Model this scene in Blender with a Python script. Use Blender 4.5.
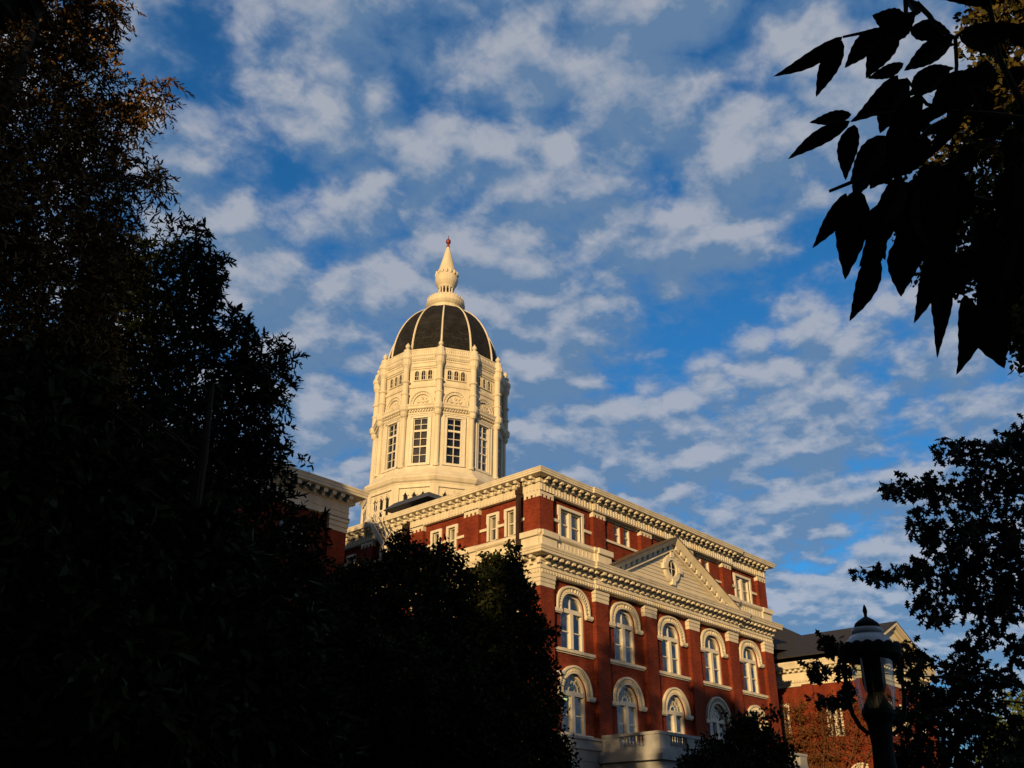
import bpy, math, random
import numpy as np
from mathutils import Vector, Matrix
random.seed(7); rng = np.random.default_rng(7)
for o in list(bpy.data.objects): bpy.data.objects.remove(o, do_unlink=True)
S = bpy.context.scene; COL = S.collection
R = math.radians

# ------------------------------------------------------------------ camera, world, sun, exposure
FPX = 952.02
CAM = np.array([-38.92623, -33.71942, 1.6])
FW = np.array([0.65752369, 0.60707989, 0.44622484])
RT = np.array([0.67590637, -0.73695749, 0.0066505])
UP = np.array([-0.33288612, -0.29723336, 0.89489617])
cd = bpy.data.cameras.new('camera'); co = bpy.data.objects.new('camera', cd); COL.objects.link(co)
m = Matrix.Identity(4)
for i in range(3):
    m[i][0] = RT[i]; m[i][1] = UP[i]; m[i][2] = -FW[i]; m[i][3] = CAM[i]
co.matrix_world = m
cd.sensor_width = 36; cd.lens = FPX / 1024 * 36; cd.clip_start = 0.05; cd.clip_end = 8000
S.camera = co
SUN_AZ, SUN_EL = R(206), R(12)                       # azimuth counted from +X towards +Y
sd = Vector((math.cos(SUN_AZ) * math.cos(SUN_EL), math.sin(SUN_AZ) * math.cos(SUN_EL), math.sin(SUN_EL)))
sl = bpy.data.lights.new('sun', 'SUN'); so = bpy.data.objects.new('sun', sl); COL.objects.link(so)
sl.energy = 4.5; sl.angle = R(0.5); sl.color = (1.0, 0.67, 0.31)
so.rotation_euler = sd.to_track_quat('Z', 'Y').to_euler(); so.location = (-60, -60, 40)
S.view_settings.view_transform = 'Standard'; S.view_settings.look = 'None'
S.view_settings.exposure = 0.0; S.view_settings.gamma = 1; S.view_settings.use_curve_mapping = False
S.render.engine = 'CYCLES'
S.cycles.max_bounces = 5; S.cycles.diffuse_bounces = 1; S.cycles.transparent_max_bounces = 8

def make_world():
    w = bpy.data.worlds.new('World'); S.world = w; w.use_nodes = True
    nt = w.node_tree; nt.nodes.clear(); N = nt.nodes.new; L = nt.links.new
    def math_(op, a, b=None, c=None, clamp=False):
        n = N('ShaderNodeMath'); n.operation = op; n.use_clamp = clamp
        for i, v in enumerate((a, b, c)):
            if v is None: continue
            if isinstance(v, (int, float)): n.inputs[i].default_value = v
            else: L(v, n.inputs[i])
        return n.outputs[0]
    def noise(vec, sc, det, rough, dist=0.0):
        n = N('ShaderNodeTexNoise'); n.inputs['Scale'].default_value = sc; n.inputs['Detail'].default_value = det
        n.inputs['Roughness'].default_value = rough; n.inputs['Distortion'].default_value = dist
        L(vec, n.inputs['Vector']); return n.outputs['Fac']
    def smooth(v, lo, hi):
        n = N('ShaderNodeMapRange'); n.interpolation_type = 'SMOOTHSTEP'
        n.inputs['From Min'].default_value = lo; n.inputs['From Max'].default_value = hi
        L(v, n.inputs['Value']); return n.outputs['Result']
    def mix(f, a, b):
        n = N('ShaderNodeMix'); n.data_type = 'RGBA'
        if isinstance(f, float): n.inputs[0].default_value = f
        else: L(f, n.inputs[0])
        for k, v in ((6, a), (7, b)):
            if isinstance(v, tuple): n.inputs[k].default_value = (*v, 1)
            else: L(v, n.inputs[k])
        return n.outputs[2]
    sky = N('ShaderNodeTexSky'); sky.sky_type = 'NISHITA'; sky.sun_disc = False
    sky.sun_elevation = SUN_EL; sky.sun_rotation = math.atan2(sd.x, sd.y)
    sky.air_density = 1.0; sky.dust_density = 0.4; sky.ozone_density = 2.5
    tc = N('ShaderNodeTexCoord'); sp = N('ShaderNodeSeparateXYZ'); L(tc.outputs['Generated'], sp.inputs[0])
    z = math_('MAXIMUM', sp.outputs['Z'], 0.03)
    z2 = math_('ADD', z, 0.22)
    cb = N('ShaderNodeCombineXYZ'); L(math_('DIVIDE', sp.outputs['X'], z2), cb.inputs[0]); L(math_('DIVIDE', sp.outputs['Y'], z2), cb.inputs[1])
    P = cb.outputs[0]
    def shift(dx, dy, dz):
        n = N('ShaderNodeVectorMath'); n.operation = 'ADD'; L(P, n.inputs[0]); n.inputs[1].default_value = (dx, dy, dz); return n.outputs[0]
    def voro(vec, sc):
        n = N('ShaderNodeTexVoronoi'); n.feature = 'F1'; n.inputs['Scale'].default_value = sc; n.inputs['Randomness'].default_value = 1.0
        L(vec, n.inputs['Vector']); return n.outputs['Distance']
    wn = N('ShaderNodeTexNoise'); wn.inputs['Scale'].default_value = 5.0; wn.inputs['Detail'].default_value = 5.0; wn.inputs['Roughness'].default_value = 0.6; L(P, wn.inputs['Vector'])
    ws = N('ShaderNodeVectorMath'); ws.operation = 'SCALE'; L(wn.outputs['Color'], ws.inputs[0]); ws.inputs['Scale'].default_value = 0.15
    def field(vec):
        wv = N('ShaderNodeVectorMath'); wv.operation = 'ADD'; L(vec, wv.inputs[0]); L(ws.outputs[0], wv.inputs[1])
        v1 = voro(wv.outputs[0], 6.6); v2 = voro(wv.outputs[0], 15.0)
        b = noise(vec, 20.0, 7.0, 0.62, 0.2)           # ragged edges
        c = noise(vec, 1.6, 3.0, 0.5)                  # denser and thinner parts of the sheet
        v = math_('ADD', math_('MULTIPLY', v1, -0.50), math_('MULTIPLY', v2, -0.24))
        return math_('ADD', math_('ADD', math_('MULTIPLY', b, 0.42), math_('MULTIPLY', c, 0.34)), math_('ADD', v, 0.50))
    P0 = shift(3.1, 1.7, 0.0); f0 = field(P0)
    f1 = field(shift(3.1 + 0.045 * math.cos(SUN_AZ), 1.7 + 0.045 * math.sin(SUN_AZ), 0.0))
    low = smooth(sp.outputs['Z'], 0.58, 0.20)          # the sheet closes up towards the horizon
    d0 = math_('ADD', f0, math_('MULTIPLY', low, 0.11))
    dens = smooth(d0, 0.26, 0.55)
    veil = smooth(d0, 0.20, 0.46)
    lit = math_('ADD', math_('MULTIPLY', math_('SUBTRACT', f0, f1), 4.6), 0.30, clamp=True)
    ccol = mix(lit, (1.5, 2.5, 4.0), (4.8, 5.0, 5.5))
    skyc = N('ShaderNodeMix'); skyc.data_type = 'RGBA'; skyc.blend_type = 'MULTIPLY'; skyc.inputs[0].default_value = 1.0
    L(sky.outputs[0], skyc.inputs[6]); skyc.inputs[7].default_value = (0.27, 1.02, 1.55, 1)
    c1 = mix(math_('MULTIPLY', veil, 0.34), skyc.outputs[2], (0.9, 2.1, 4.3))
    c2 = mix(math_('MULTIPLY', dens, 0.80), c1, ccol)
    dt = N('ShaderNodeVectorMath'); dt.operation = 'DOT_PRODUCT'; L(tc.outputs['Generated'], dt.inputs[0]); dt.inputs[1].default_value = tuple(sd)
    fill_cut = smooth(dt.outputs['Value'], -0.05, 0.45)         # unseen dark cloud added on the sun's side to cut the fill light
    c2 = mix(math_('MULTIPLY', fill_cut, 0.97), c2, mix(lit, (0.55, 0.75, 1.1), (1.2, 1.3, 1.5)))
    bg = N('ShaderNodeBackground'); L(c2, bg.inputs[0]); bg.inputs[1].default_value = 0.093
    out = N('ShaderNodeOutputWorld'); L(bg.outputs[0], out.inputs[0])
make_world()

def ray(px, py):
    d = FW + RT * (px - 512) / FPX - UP * (py - 384) / FPX
    return d / np.linalg.norm(d)
def at(px, py, dist): return CAM + ray(px, py) * dist
def on(px, py, ax, val):
    d = ray(px, py); return CAM + d * (val - CAM[ax]) / d[ax]

# ------------------------------------------------------------------ materials
def mat(name, col, rough=0.7, var=0.15, scale=3.0, spec=0.3, col2=None, bump=0.0, bscale=20.0, metal=0.0, streak=0.0):
    m = bpy.data.materials.new(name); m.use_nodes = True; nt = m.node_tree; N = nt.nodes.new; L = nt.links.new
    b = nt.nodes['Principled BSDF']; b.inputs['Roughness'].default_value = rough; b.inputs['Specular IOR Level'].default_value = spec
    b.inputs['Metallic'].default_value = metal
    tc = N('ShaderNodeTexCoord'); n = N('ShaderNodeTexNoise'); n.inputs['Scale'].default_value = scale; n.inputs['Detail'].default_value = 5
    vec = tc.outputs['Object']
    if streak:
        mp = N('ShaderNodeMapping'); mp.inputs['Scale'].default_value = (1, 1, streak); L(vec, mp.inputs[0]); vec = mp.outputs[0]
    L(vec, n.inputs['Vector'])
    cr = N('ShaderNodeValToRGB'); L(n.outputs['Fac'], cr.inputs[0])
    c2 = col2 if col2 else tuple(c * (1 - 2 * var) for c in col)
    c1 = col if col2 else tuple(min(1, c * (1 + var)) for c in col)
    cr.color_ramp.elements[0].position = 0.3; cr.color_ramp.elements[1].position = 0.72
    cr.color_ramp.elements[0].color = (*c2, 1); cr.color_ramp.elements[1].color = (*c1, 1)
    L(cr.outputs[0], b.inputs['Base Color'])
    if bump:
        n2 = N('ShaderNodeTexNoise'); n2.inputs['Scale'].default_value = bscale; n2.inputs['Detail'].default_value = 4; L(tc.outputs['Object'], n2.inputs['Vector'])
        bp = N('ShaderNodeBump'); bp.inputs['Strength'].default_value = bump; L(n2.outputs['Fac'], bp.inputs['Height']); L(bp.outputs[0], b.inputs['Normal'])
    return m
def brick_mat(name, c1, c2, mortar, bw=.23, bh=.078, ms=.006):
    m = bpy.data.materials.new(name); m.use_nodes = True; nt = m.node_tree; N = nt.nodes.new; L = nt.links.new
    b = nt.nodes['Principled BSDF']; b.inputs['Roughness'].default_value = 0.85; b.inputs['Specular IOR Level'].default_value = 0.15
    tc = N('ShaderNodeTexCoord'); sp = N('ShaderNodeSeparateXYZ'); L(tc.outputs['Object'], sp.inputs[0])
    ad = N('ShaderNodeMath'); ad.operation = 'ADD'; L(sp.outputs['X'], ad.inputs[0]); L(sp.outputs['Y'], ad.inputs[1])
    cb = N('ShaderNodeCombineXYZ'); L(ad.outputs[0], cb.inputs[0]); L(sp.outputs['Z'], cb.inputs[1])
    bt = N('ShaderNodeTexBrick'); bt.inputs['Scale'].default_value = 1.0; bt.inputs['Brick Width'].default_value = bw; bt.inputs['Row Height'].default_value = bh
    bt.inputs['Mortar Size'].default_value = ms; bt.inputs['Color1'].default_value = (*c1, 1); bt.inputs['Color2'].default_value = (*c2, 1); bt.inputs['Mortar'].default_value = (*mortar, 1)
    L(cb.outputs[0], bt.inputs['Vector'])
    n = N('ShaderNodeTexNoise'); n.inputs['Scale'].default_value = 1.1; n.inputs['Detail'].default_value = 6
    mp = N('ShaderNodeMapping'); mp.inputs['Scale'].default_value = (1, 1, 0.45); L(tc.outputs['Object'], mp.inputs[0]); L(mp.outputs[0], n.inputs['Vector'])
    cr = N('ShaderNodeValToRGB'); L(n.outputs['Fac'], cr.inputs[0]); cr.color_ramp.elements[0].position = .3; cr.color_ramp.elements[1].position = .7
    cr.color_ramp.elements[0].color = (.62, .62, .62, 1); cr.color_ramp.elements[1].color = (1.08, 1.08, 1.08, 1)
    mx = N('ShaderNodeMix'); mx.data_type = 'RGBA'; mx.blend_type = 'MULTIPLY'; mx.inputs[0].default_value = 1; L(bt.outputs[0], mx.inputs[6]); L(cr.outputs[0], mx.inputs[7])
    L(mx.outputs[2], b.inputs['Base Color'])
    bp = N('ShaderNodeBump'); bp.inputs['Strength'].default_value = .35; bp.inputs['Distance'].default_value = .01; L(bt.outputs['Fac'], bp.inputs['Height']); bp.invert = True; L(bp.outputs[0], b.inputs['Normal'])
    return m
def glass_mat():
    m = bpy.data.materials.new('window_glass'); m.use_nodes = True; nt = m.node_tree; nt.nodes.clear(); N = nt.nodes.new; L = nt.links.new
    g = N('ShaderNodeBsdfGlossy'); g.inputs['Roughness'].default_value = 0.03; g.inputs['Color'].default_value = (.9, .92, .95, 1)
    t = N('ShaderNodeBsdfTransparent'); t.inputs[0].default_value = (.75, .8, .8, 1)
    lw = N('ShaderNodeLayerWeight'); lw.inputs[0].default_value = .5; fr = N('ShaderNodeMath'); fr.operation = 'MULTIPLY_ADD'; pw_ = N('ShaderNodeMath'); pw_.operation = 'POWER'; L(lw.outputs['Facing'], pw_.inputs[0]); pw_.inputs[1].default_value = 4.0; L(pw_.outputs[0], fr.inputs[0]); fr.inputs[1].default_value = .6; fr.inputs[2].default_value = .13
    tc = N('ShaderNodeTexCoord'); n = N('ShaderNodeTexNoise'); n.inputs['Scale'].default_value = .8; L(tc.outputs['Object'], n.inputs['Vector'])
    bp = N('ShaderNodeBump'); bp.inputs['Strength'].default_value = .12; bp.inputs['Distance'].default_value = .05; L(n.outputs['Fac'], bp.inputs['Height']); L(bp.outputs[0], g.inputs['Normal'])
    mx = N('ShaderNodeMixShader'); L(fr.outputs[0], mx.inputs[0]); L(t.outputs[0], mx.inputs[1]); L(g.outputs[0], mx.inputs[2])
    o = N('ShaderNodeOutputMaterial'); L(mx.outputs[0], o.inputs[0]); return m
def leaf_mat(name, c1, c2, scale=.6, rough=.6, trans=.0):
    m = bpy.data.materials.new(name); m.use_nodes = True; nt = m.node_tree; N = nt.nodes.new; L = nt.links.new
    b = nt.nodes['Principled BSDF']; b.inputs['Roughness'].default_value = rough; b.inputs['Specular IOR Level'].default_value = .04
    g = N('ShaderNodeNewGeometry'); tc = N('ShaderNodeTexCoord'); n = N('ShaderNodeTexNoise'); n.inputs['Scale'].default_value = scale; n.inputs['Detail'].default_value = 3; L(tc.outputs['Object'], n.inputs['Vector'])
    ad = N('ShaderNodeMath'); ad.operation = 'ADD'; L(n.outputs['Fac'], ad.inputs[0])
    mu = N('ShaderNodeMath'); mu.operation = 'MULTIPLY_ADD'; L(g.outputs['Random Per Island'], mu.inputs[0]); mu.inputs[1].default_value = .6; mu.inputs[2].default_value = -.3
    L(mu.outputs[0], ad.inputs[1]); cr = N('ShaderNodeValToRGB'); L(ad.outputs[0], cr.inputs[0]); cr.color_ramp.elements[0].position = .25; cr.color_ramp.elements[1].position = .75
    cr.color_ramp.elements[0].color = (*c1, 1); cr.color_ramp.elements[1].color = (*c2, 1); L(cr.outputs[0], b.inputs['Base Color'])
    return m
M = {}
M['brick'] = brick_mat('red_brick', (.30, .052, .022), (.19, .032, .015), (.21, .06, .036))
M['brick_far'] = brick_mat('weathered_red_brick', (.27, .045, .020), (.19, .030, .014), (.20, .06, .035))
M['dome'] = brick_mat('charcoal_dome_slates', (.035, .034, .036), (.021, .021, .023), (.012, .012, .012), .42, .30, .02)
M['cream'] = mat('cream_paint', (.80, .72, .56), .6, .085, 1.6, .25, streak=.3, bump=.06, bscale=30)
M['white'] = mat('white_window_paint', (.80, .74, .62), .5, .04, 2.0, .3)
M['stone'] = mat('pale_stone', (.42, .42, .42), .85, .12, 1.2, .2, bump=.15)
M['siding'] = mat('cream_siding', (.74, .66, .51), .65, .06, 1.0, .2, streak=4)
M['slate'] = mat('dark_slate', (.042, .036, .033), .75, .2, 2.2, .25, streak=7, bump=.25, bscale=9)
M['roofmetal'] = mat('brown_roof_metal', (.10, .075, .06), .6, .15, 2, .3)
M['roofflat'] = mat('grey_roofing', (.12, .12, .12), .9, .2, 1)
M['darkmetal'] = mat('dark_grey_metal', (.045, .05, .058), .5, .15, 2, .4)
M['pipe'] = mat('brown_downspout', (.045, .022, .016), .6, .15, 2, .3)
M['black'] = mat('black_cast_iron', (.010, .010, .011), .65, .2, 6, .12, bump=.1)
M['capmetal'] = mat('pale_lamp_enamel', (.56, .64, .74), .35, .06, 6, .5)
M['glass'] = glass_mat()
M['room'] = mat('dark_room', (.018, .017, .018), .9, .3, .8)
M['blind'] = mat('beige_blind', (.30, .25, .16), .8, .06, 4, .1, streak=6)
M['shade'] = mat('grey_roller_blind', (.10, .10, .095), .8, .08, 4, .1)
M['copper'] = mat('red_copper_ball', (.30, .05, .035), .4, .15, 4, .4, metal=.3)
M['bark'] = mat('grey_brown_bark', (.055, .042, .032), .9, .25, 5, .1, streak=.2, bump=.4, bscale=14)
M['twig'] = mat('brown_twigs', (.14, .075, .04), .9, .2, 5, .1)
M['ground'] = mat('lawn_grass', (.035, .055, .018), .95, .3, .4, .1, bump=.3)
M['path'] = mat('brick_path', (.16, .08, .055), .9, .2, 3, .1)
M['glow'] = mat('ceiling_lamp', (.8, .8, .4), .5); 
_b = M['glow'].node_tree.nodes['Principled BSDF']; _b.inputs['Emission Color'].default_value = (.75, .8, .25, 1); _b.inputs['Emission Strength'].default_value = 1.0
M['chimney'] = glass_mat(); M['chimney'].name = 'lantern_glass'

# ------------------------------------------------------------------ mesh builder
class MB:
    def __init__(s): s.v = []; s.f = []
    def face(s, pts):
        n = len(s.v); s.v.extend([tuple(p) for p in pts]); s.f.append(tuple(range(n, n + len(pts))))
    def hull8(s, P):                                    # eight corners: bottom four then top four
        n = len(s.v); s.v.extend([tuple(p) for p in P])
        for q in ((0, 1, 2, 3), (7, 6, 5, 4), (0, 4, 5, 1), (1, 5, 6, 2), (2, 6, 7, 3), (3, 7, 4, 0)): s.f.append(tuple(n + i for i in q))
    def box(s, fr, u0, u1, d0, d1, z0, z1):
        s.hull8([fr(u0, d0, z0), fr(u1, d0, z0), fr(u1, d1, z0), fr(u0, d1, z0), fr(u0, d0, z1), fr(u1, d0, z1), fr(u1, d1, z1), fr(u0, d1, z1)])
    def bar(s, a, b, w, h=None, up=(0, 0, 1)):
        a = Vector(a); b = Vector(b); t = (b - a).normalized(); u = Vector(up)
        if abs(t.dot(u)) > .99: u = Vector((1, 0, 0))
        r = t.cross(u).normalized(); q = r.cross(t); h = h or w
        P = []
        for e in (a, b):
            P += [e - r * w / 2 - q * h / 2, e + r * w / 2 - q * h / 2, e + r * w / 2 + q * h / 2, e - r * w / 2 + q * h / 2]
        s.hull8(P)
    def tube(s, pts, rad, n=6, cap=True):
        pts = [Vector(p) for p in pts]; base = len(s.v); k = len(pts)
        if not hasattr(rad, '__len__'): rad = [rad] * k
        for i, p in enumerate(pts):
            t = (pts[min(i + 1, k - 1)] - pts[max(i - 1, 0)]).normalized()
            r = t.cross(Vector((0, 0, 1)))
            if r.length < .05: r = t.cross(Vector((1, 0, 0)))
            r.normalize(); q = r.cross(t)
            for j in range(n):
                a = 2 * math.pi * j / n; s.v.append(tuple(p + (r * math.cos(a) + q * math.sin(a)) * rad[i]))
        for i in range(k - 1):
            for j in range(n):
                s.f.append((base + i * n + j, base + i * n + (j + 1) % n, base + (i + 1) * n + (j + 1) % n, base + (i + 1) * n + j))
        if cap:
            s.f.append(tuple(base + j for j in range(n))[::-1]); s.f.append(tuple(base + (k - 1) * n + j for j in range(n)))
    def lathe(s, c, prof, n=24, ang=0.0, cap=True):
        base = len(s.v); k = len(prof)
        for r, z in prof:
            for j in range(n):
                a = ang + 2 * math.pi * j / n; s.v.append((c[0] + r * math.cos(a), c[1] + r * math.sin(a), c[2] + z))
        for i in range(k - 1):
            for j in range(n):
                s.f.append((base + i * n + j, base + i * n + (j + 1) % n, base + (i + 1) * n + (j + 1) % n, base + (i + 1) * n + j))
        if cap:
            s.f.append(tuple(base + j for j in range(n))[::-1]); s.f.append(tuple(base + (k - 1) * n + j for j in range(n)))
    def sweep(s, path, prof):                           # open path in plan, outward is on the right hand of travel
        path = [Vector((p[0], p[1])) for p in path]; k = len(path); np_ = len(prof); base = len(s.v)
        for i, p in enumerate(path):
            ns = []
            if i > 0: t = (p - path[i - 1]).normalized(); ns.append(Vector((t.y, -t.x)))
            if i < k - 1: t = (path[i + 1] - p).normalized(); ns.append(Vector((t.y, -t.x)))
            if len(ns) == 2: o = (ns[0] + ns[1]) / max(.2, 1 + ns[0].dot(ns[1]))
            else: o = ns[0]
            for off, z in prof: s.v.append((p.x + o.x * off, p.y + o.y * off, z))
        for i in range(k - 1):
            for j in range(np_ - 1):
                s.f.append((base + i * np_ + j, base + (i + 1) * np_ + j, base + (i + 1) * np_ + j + 1, base + i * np_ + j + 1))
        s.f.append(tuple(base + j for j in range(np_))); s.f.append(tuple(base + (k - 1) * np_ + j for j in range(np_))[::-1])
    def build(s, name, material, parent=None, smooth=False):
        me = bpy.data.meshes.new(name); me.from_pydata(s.v, [], s.f); me.update()
        me.materials.append(material)
        if smooth: me.polygons.foreach_set('use_smooth', [True] * len(me.polygons))
        o = bpy.data.objects.new(name, me); COL.objects.link(o)
        if parent is not None:
            o.parent = parent; o.matrix_parent_inverse = world_of(parent).inverted()
        return o
def world_of(o):
    mtx = o.matrix_basis.copy()
    if o.parent: mtx = world_of(o.parent) @ o.matrix_parent_inverse @ mtx
    return mtx
def tag(o, label=None, cat=None, group=None, kind=None):
    if label: o['label'] = label
    if cat: o['category'] = cat
    if group: o['group'] = group
    if kind: o['kind'] = kind
    return o
def thing(name, label, cat, loc, group=None):
    o = bpy.data.objects.new(name, None); COL.objects.link(o); o.location = loc; o.empty_display_size = .5
    return tag(o, label, cat, group)
def frame(O, U, N):
    O = Vector(O); U = Vector(U).normalized(); N = Vector(N).normalized()
    return lambda u, d, z: (O.x + U.x * u + N.x * d, O.y + U.y * u + N.y * d, O.z + z)

# ------------------------------------------------------------------ ground
g = MB(); g.face([(-900, -900, 0), (1500, -900, 0), (1500, 1500, 0), (-900, 1500, 0)]); tag(g.build('ground', M['ground']), kind='structure')
g = MB(); g.face([(-60, -37, .004), (30, -14, .004), (30, -11, .004), (-60, -33, .004)]); tag(g.build('path', M['path']), kind='structure')

# ------------------------------------------------------------------ wall and window pieces shared by the brick buildings
def arch(c, zs, hw, rise, n=2.0, seg=20):
    out = []
    for i in range(seg + 1):
        a = math.pi - math.pi * i / seg; ca, sa = math.cos(a), math.sin(a)
        out.append((c + hw * math.copysign(abs(ca) ** (2 / n), ca), zs + rise * abs(sa) ** (2 / n)))
    return out
def panel(mb, fr, u0, u1, z0, z1, d, opens, reveal=.32):
    """brick panel with openings; each opening = (left u, right u, sill z, head points left to right)"""
    us = u0
    for (a, b, zs, head) in sorted(opens):
        if a > us: mb.face([fr(us, d, z0), fr(a, d, z0), fr(a, d, z1), fr(us, d, z1)])
        if zs > z0: mb.face([fr(a, d, z0), fr(b, d, z0), fr(b, d, zs), fr(a, d, zs)])
        pts = head
        for p, q in zip(pts[:-1], pts[1:]): mb.face([fr(p[0], d, p[1]), fr(q[0], d, q[1]), fr(q[0], d, z1), fr(p[0], d, z1)])
        ring = [(a, zs)] + pts + [(b, zs)]
        for p, q in zip(ring, ring[1:] + ring[:1]): mb.face([fr(p[0], d, p[1]), fr(q[0], d, q[1]), fr(q[0], d + reveal, q[1]), fr(p[0], d + reveal, p[1])])
        us = b
    if us < u1: mb.face([fr(us, d, z0), fr(u1, d, z0), fr(u1, d, z1), fr(us, d, z1)])
def band(mb, fr, outer, inner, d0, d1):
    k = len(outer)
    for i in range(k - 1):
        a, b, c, e = outer[i], outer[i + 1], inner[i + 1], inner[i]
        mb.hull8([fr(a[0], d0, a[1]), fr(b[0], d0, b[1]), fr(c[0], d0, c[1]), fr(e[0], d0, e[1]), fr(a[0], d1, a[1]), fr(b[0], d1, b[1]), fr(c[0], d1, c[1]), fr(e[0], d1, e[1])])
def arched_window(root, fr, c, zsill, zs, hw, rise, n, d=.25, hood=True, fan=False, plain_hood=False, mats=('cream', 'white'), sillw=1.82, label=None, bl_h=0):
    f = MB(); hd = arch(c, zs, hw, rise, n); g0 = d + .20
    ins = arch(c, zs + .0, hw - .15, rise - .15, n)
    band(f, fr, hd, ins, d + .10, d + .30)
    for sgn in (-1, 1):
        a, b = sorted((c + sgn * hw, c + sgn * (hw - .15))); f.box(fr, a, b, d + .10, d + .30, zsill, zs)
    f.box(fr, c - hw + .15, c + hw - .15, d + .07, d + .30, zs - .11, zs + .13)                       # transom
    f.box(fr, c - .13, c + .13, d + .06, d + .30, zsill + .1, zs - .11)                               # mullion
    f.box(fr, c - hw + .15, c + hw - .15, d + .12, d + .30, zsill, zsill + .1)
    zm = zsill + (zs - zsill) * .47
    for sgn in (-1, 1):
        a, b = sorted((c + sgn * .13, c + sgn * (hw - .15)))
        f.box(fr, a, b, d + .15, d + .28, zm - .03, zm + .03)
        f.box(fr, a, a + .045, d + .16, d + .28, zsill + .1, zs - .11); f.box(fr, b - .045, b, d + .16, d + .28, zsill + .1, zs - .11)
    if fan:                                                                                          # tracery of the fanlight
        for r0 in (.30, .58):
            o_ = arch(c, zs + .13, r0, r0, 2, 12); i_ = arch(c, zs + .13, r0 - .05, r0 - .05, 2, 12); band(f, fr, o_, i_, d + .17, d + .26)
        for k in range(1, 6):
            a = math.pi * k / 6
            f.bar(fr(c + .3 * math.cos(a), d + .21, zs + .13 + .3 * math.sin(a)), fr(c + .86 * math.cos(a), d + .21, zs + .13 + .80 * math.sin(a)), .04)
        f.lathe_at = None
    else:
        f.box(fr, c - .035, c + .035, d + .17, d + .27, zs + .13, zs + rise - .13)
    w = f.build('window', M[mats[1]], root)
    if label: w['label'] = label
    g = MB(); gl = arch(c, zs, hw - .1, rise - .1, n)
    g.face([fr(p[0], g0, p[1]) for p in [(c - hw + .1, zsill)] + gl + [(c + hw - .1, zsill)]]); g.build('pane', M['glass'], w)
    if bl_h:
        b_ = MB(); b_.box(fr, c - hw + .16, c + hw - .16, d + .305, d + .315, zs - (zs - zsill) * bl_h, zs - .1); b_.build('blind', M['shade'], w)
    s = MB(); s.box(fr, c - sillw, c + sillw, d - .16, d + .12, zsill - .16, zsill); s.box(fr, c - sillw + .06, c + sillw - .06, d - .08, d + .05, zsill - .24, zsill - .16)
    s.build('sill', M[mats[0]], w)
    if hood:
        h = MB(); ow = hw + .42; ring = [(c - ow, zs - .04)] + arch(c, zs, ow, rise + .44, n) + [(c + ow, zs - .04)]
        mid = [(c - ow + .11, zs - .04)] + arch(c, zs, ow - .11, rise + .33, n) + [(c + ow - .11, zs - .04)]
        inn = [(c - hw - .0, zs - .04)] + arch(c, zs, hw + .01, rise + .01, n) + [(c + hw, zs - .04)]
        inn2 = [(c - hw - .10, zs - .04)] + arch(c, zs, hw + .10, rise + .10, n) + [(c + hw + .10, zs - .04)]
        band(h, fr, ring, mid, d - .16, d + .02); band(h, fr, mid, inn2, d - .055, d + .02); band(h, fr, inn2, inn, d - .13, d + .02)
        pa = arch(c, zs, hw + .12, rise + .12, n, 40 if not plain_hood else 60); pb = arch(c, zs, hw + .30, rise + .32, n, 40 if not plain_hood else 60)
        for i in range(1, len(pa) - 1, 2):                                                            # little voussoir blocks
            (a0, b0), (a1, b1), (a2, b2), (a3, b3) = pa[i], pa[i + 1], pb[i + 1], pb[i]
            mx = lambda p, q, t: p + (q - p) * t
            P = [(a0, b0), (mx(a0, a1, .55), mx(b0, b1, .55)), (mx(a3, a2, .55), mx(b3, b2, .55)), (a3, b3)]
            h.hull8([fr(p[0], d - .125, p[1]) for p in P] + [fr(p[0], d - .05, p[1]) for p in P])
        for sgn in (-1, 1):
            a, b = sorted((c + sgn * (hw + .02), c + sgn * (ow + .22))); h.box(fr, a, b, d - .19, d + .03, zs - .22, zs - .04)
            h.box(fr, a + .03, b - .03, d - .14, d + .03, zs - .28, zs - .22)
        h.build('arch_hood', M[mats[0]], w)
    return (c - hw, c + hw, zsill, hd)
def flat_window(root, fr, u0, u1, z0, z1, d=.25, mull=True, blind=0.0, surround=.17, dark_blind=False):
    f = MB(); t = .07
    if surround:
        sr = surround; f.box(fr, u0 - sr, u0, d - .09, d + .14, z0, z1); f.box(fr, u1, u1 + sr, d - .09, d + .14, z0, z1)
        f.box(fr, u0 - sr, u1 + sr, d - .10, d + .14, z1, z1 + sr); f.box(fr, u0 - sr - .07, u0 - sr, d - .07, d + .02, z1 - .45, z1 + sr); f.box(fr, u1 + sr, u1 + sr + .07, d - .07, d + .02, z1 - .45, z1 + sr)
    f.box(fr, u0, u0 + t, d + .06, d + .26, z0, z1); f.box(fr, u1 - t, u1, d + .06, d + .26, z0, z1)
    f.box(fr, u0 + t, u1 - t, d + .06, d + .26, z1 - t, z1); f.box(fr, u0 + t, u1 - t, d + .06, d + .26, z0, z0 + t)
    cols = [(u0 + t, u1 - t)]
    if mull:
        c = (u0 + u1) / 2; f.box(fr, c - .12, c + .12, d + .03, d + .26, z0 + t, z1 - t); cols = [(u0 + t, c - .12), (c + .12, u1 - t)]
    zm = z0 + (z1 - z0) * .5
    for a, b in cols: f.box(fr, a, b, d + .12, d + .25, zm - .03, zm + .03)
    w = f.build('window', M['white'], root)
    g = MB(); g.face([fr(u0 + t, d + .19, z0 + t), fr(u1 - t, d + .19, z0 + t), fr(u1 - t, d + .19, z1 - t), fr(u0 + t, d + .19, z1 - t)]); g.build('pane', M['glass'], w)
    if blind:
        b = MB(); b.box(fr, u0 + t + .01, u1 - t - .01, d + .265, d + .275, z1 - (z1 - z0) * blind, z1 - t); b.build('blind', M['blind'], w)
    return (u0, u1, z0, [(u0, z1), (u1, z1)])

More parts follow.
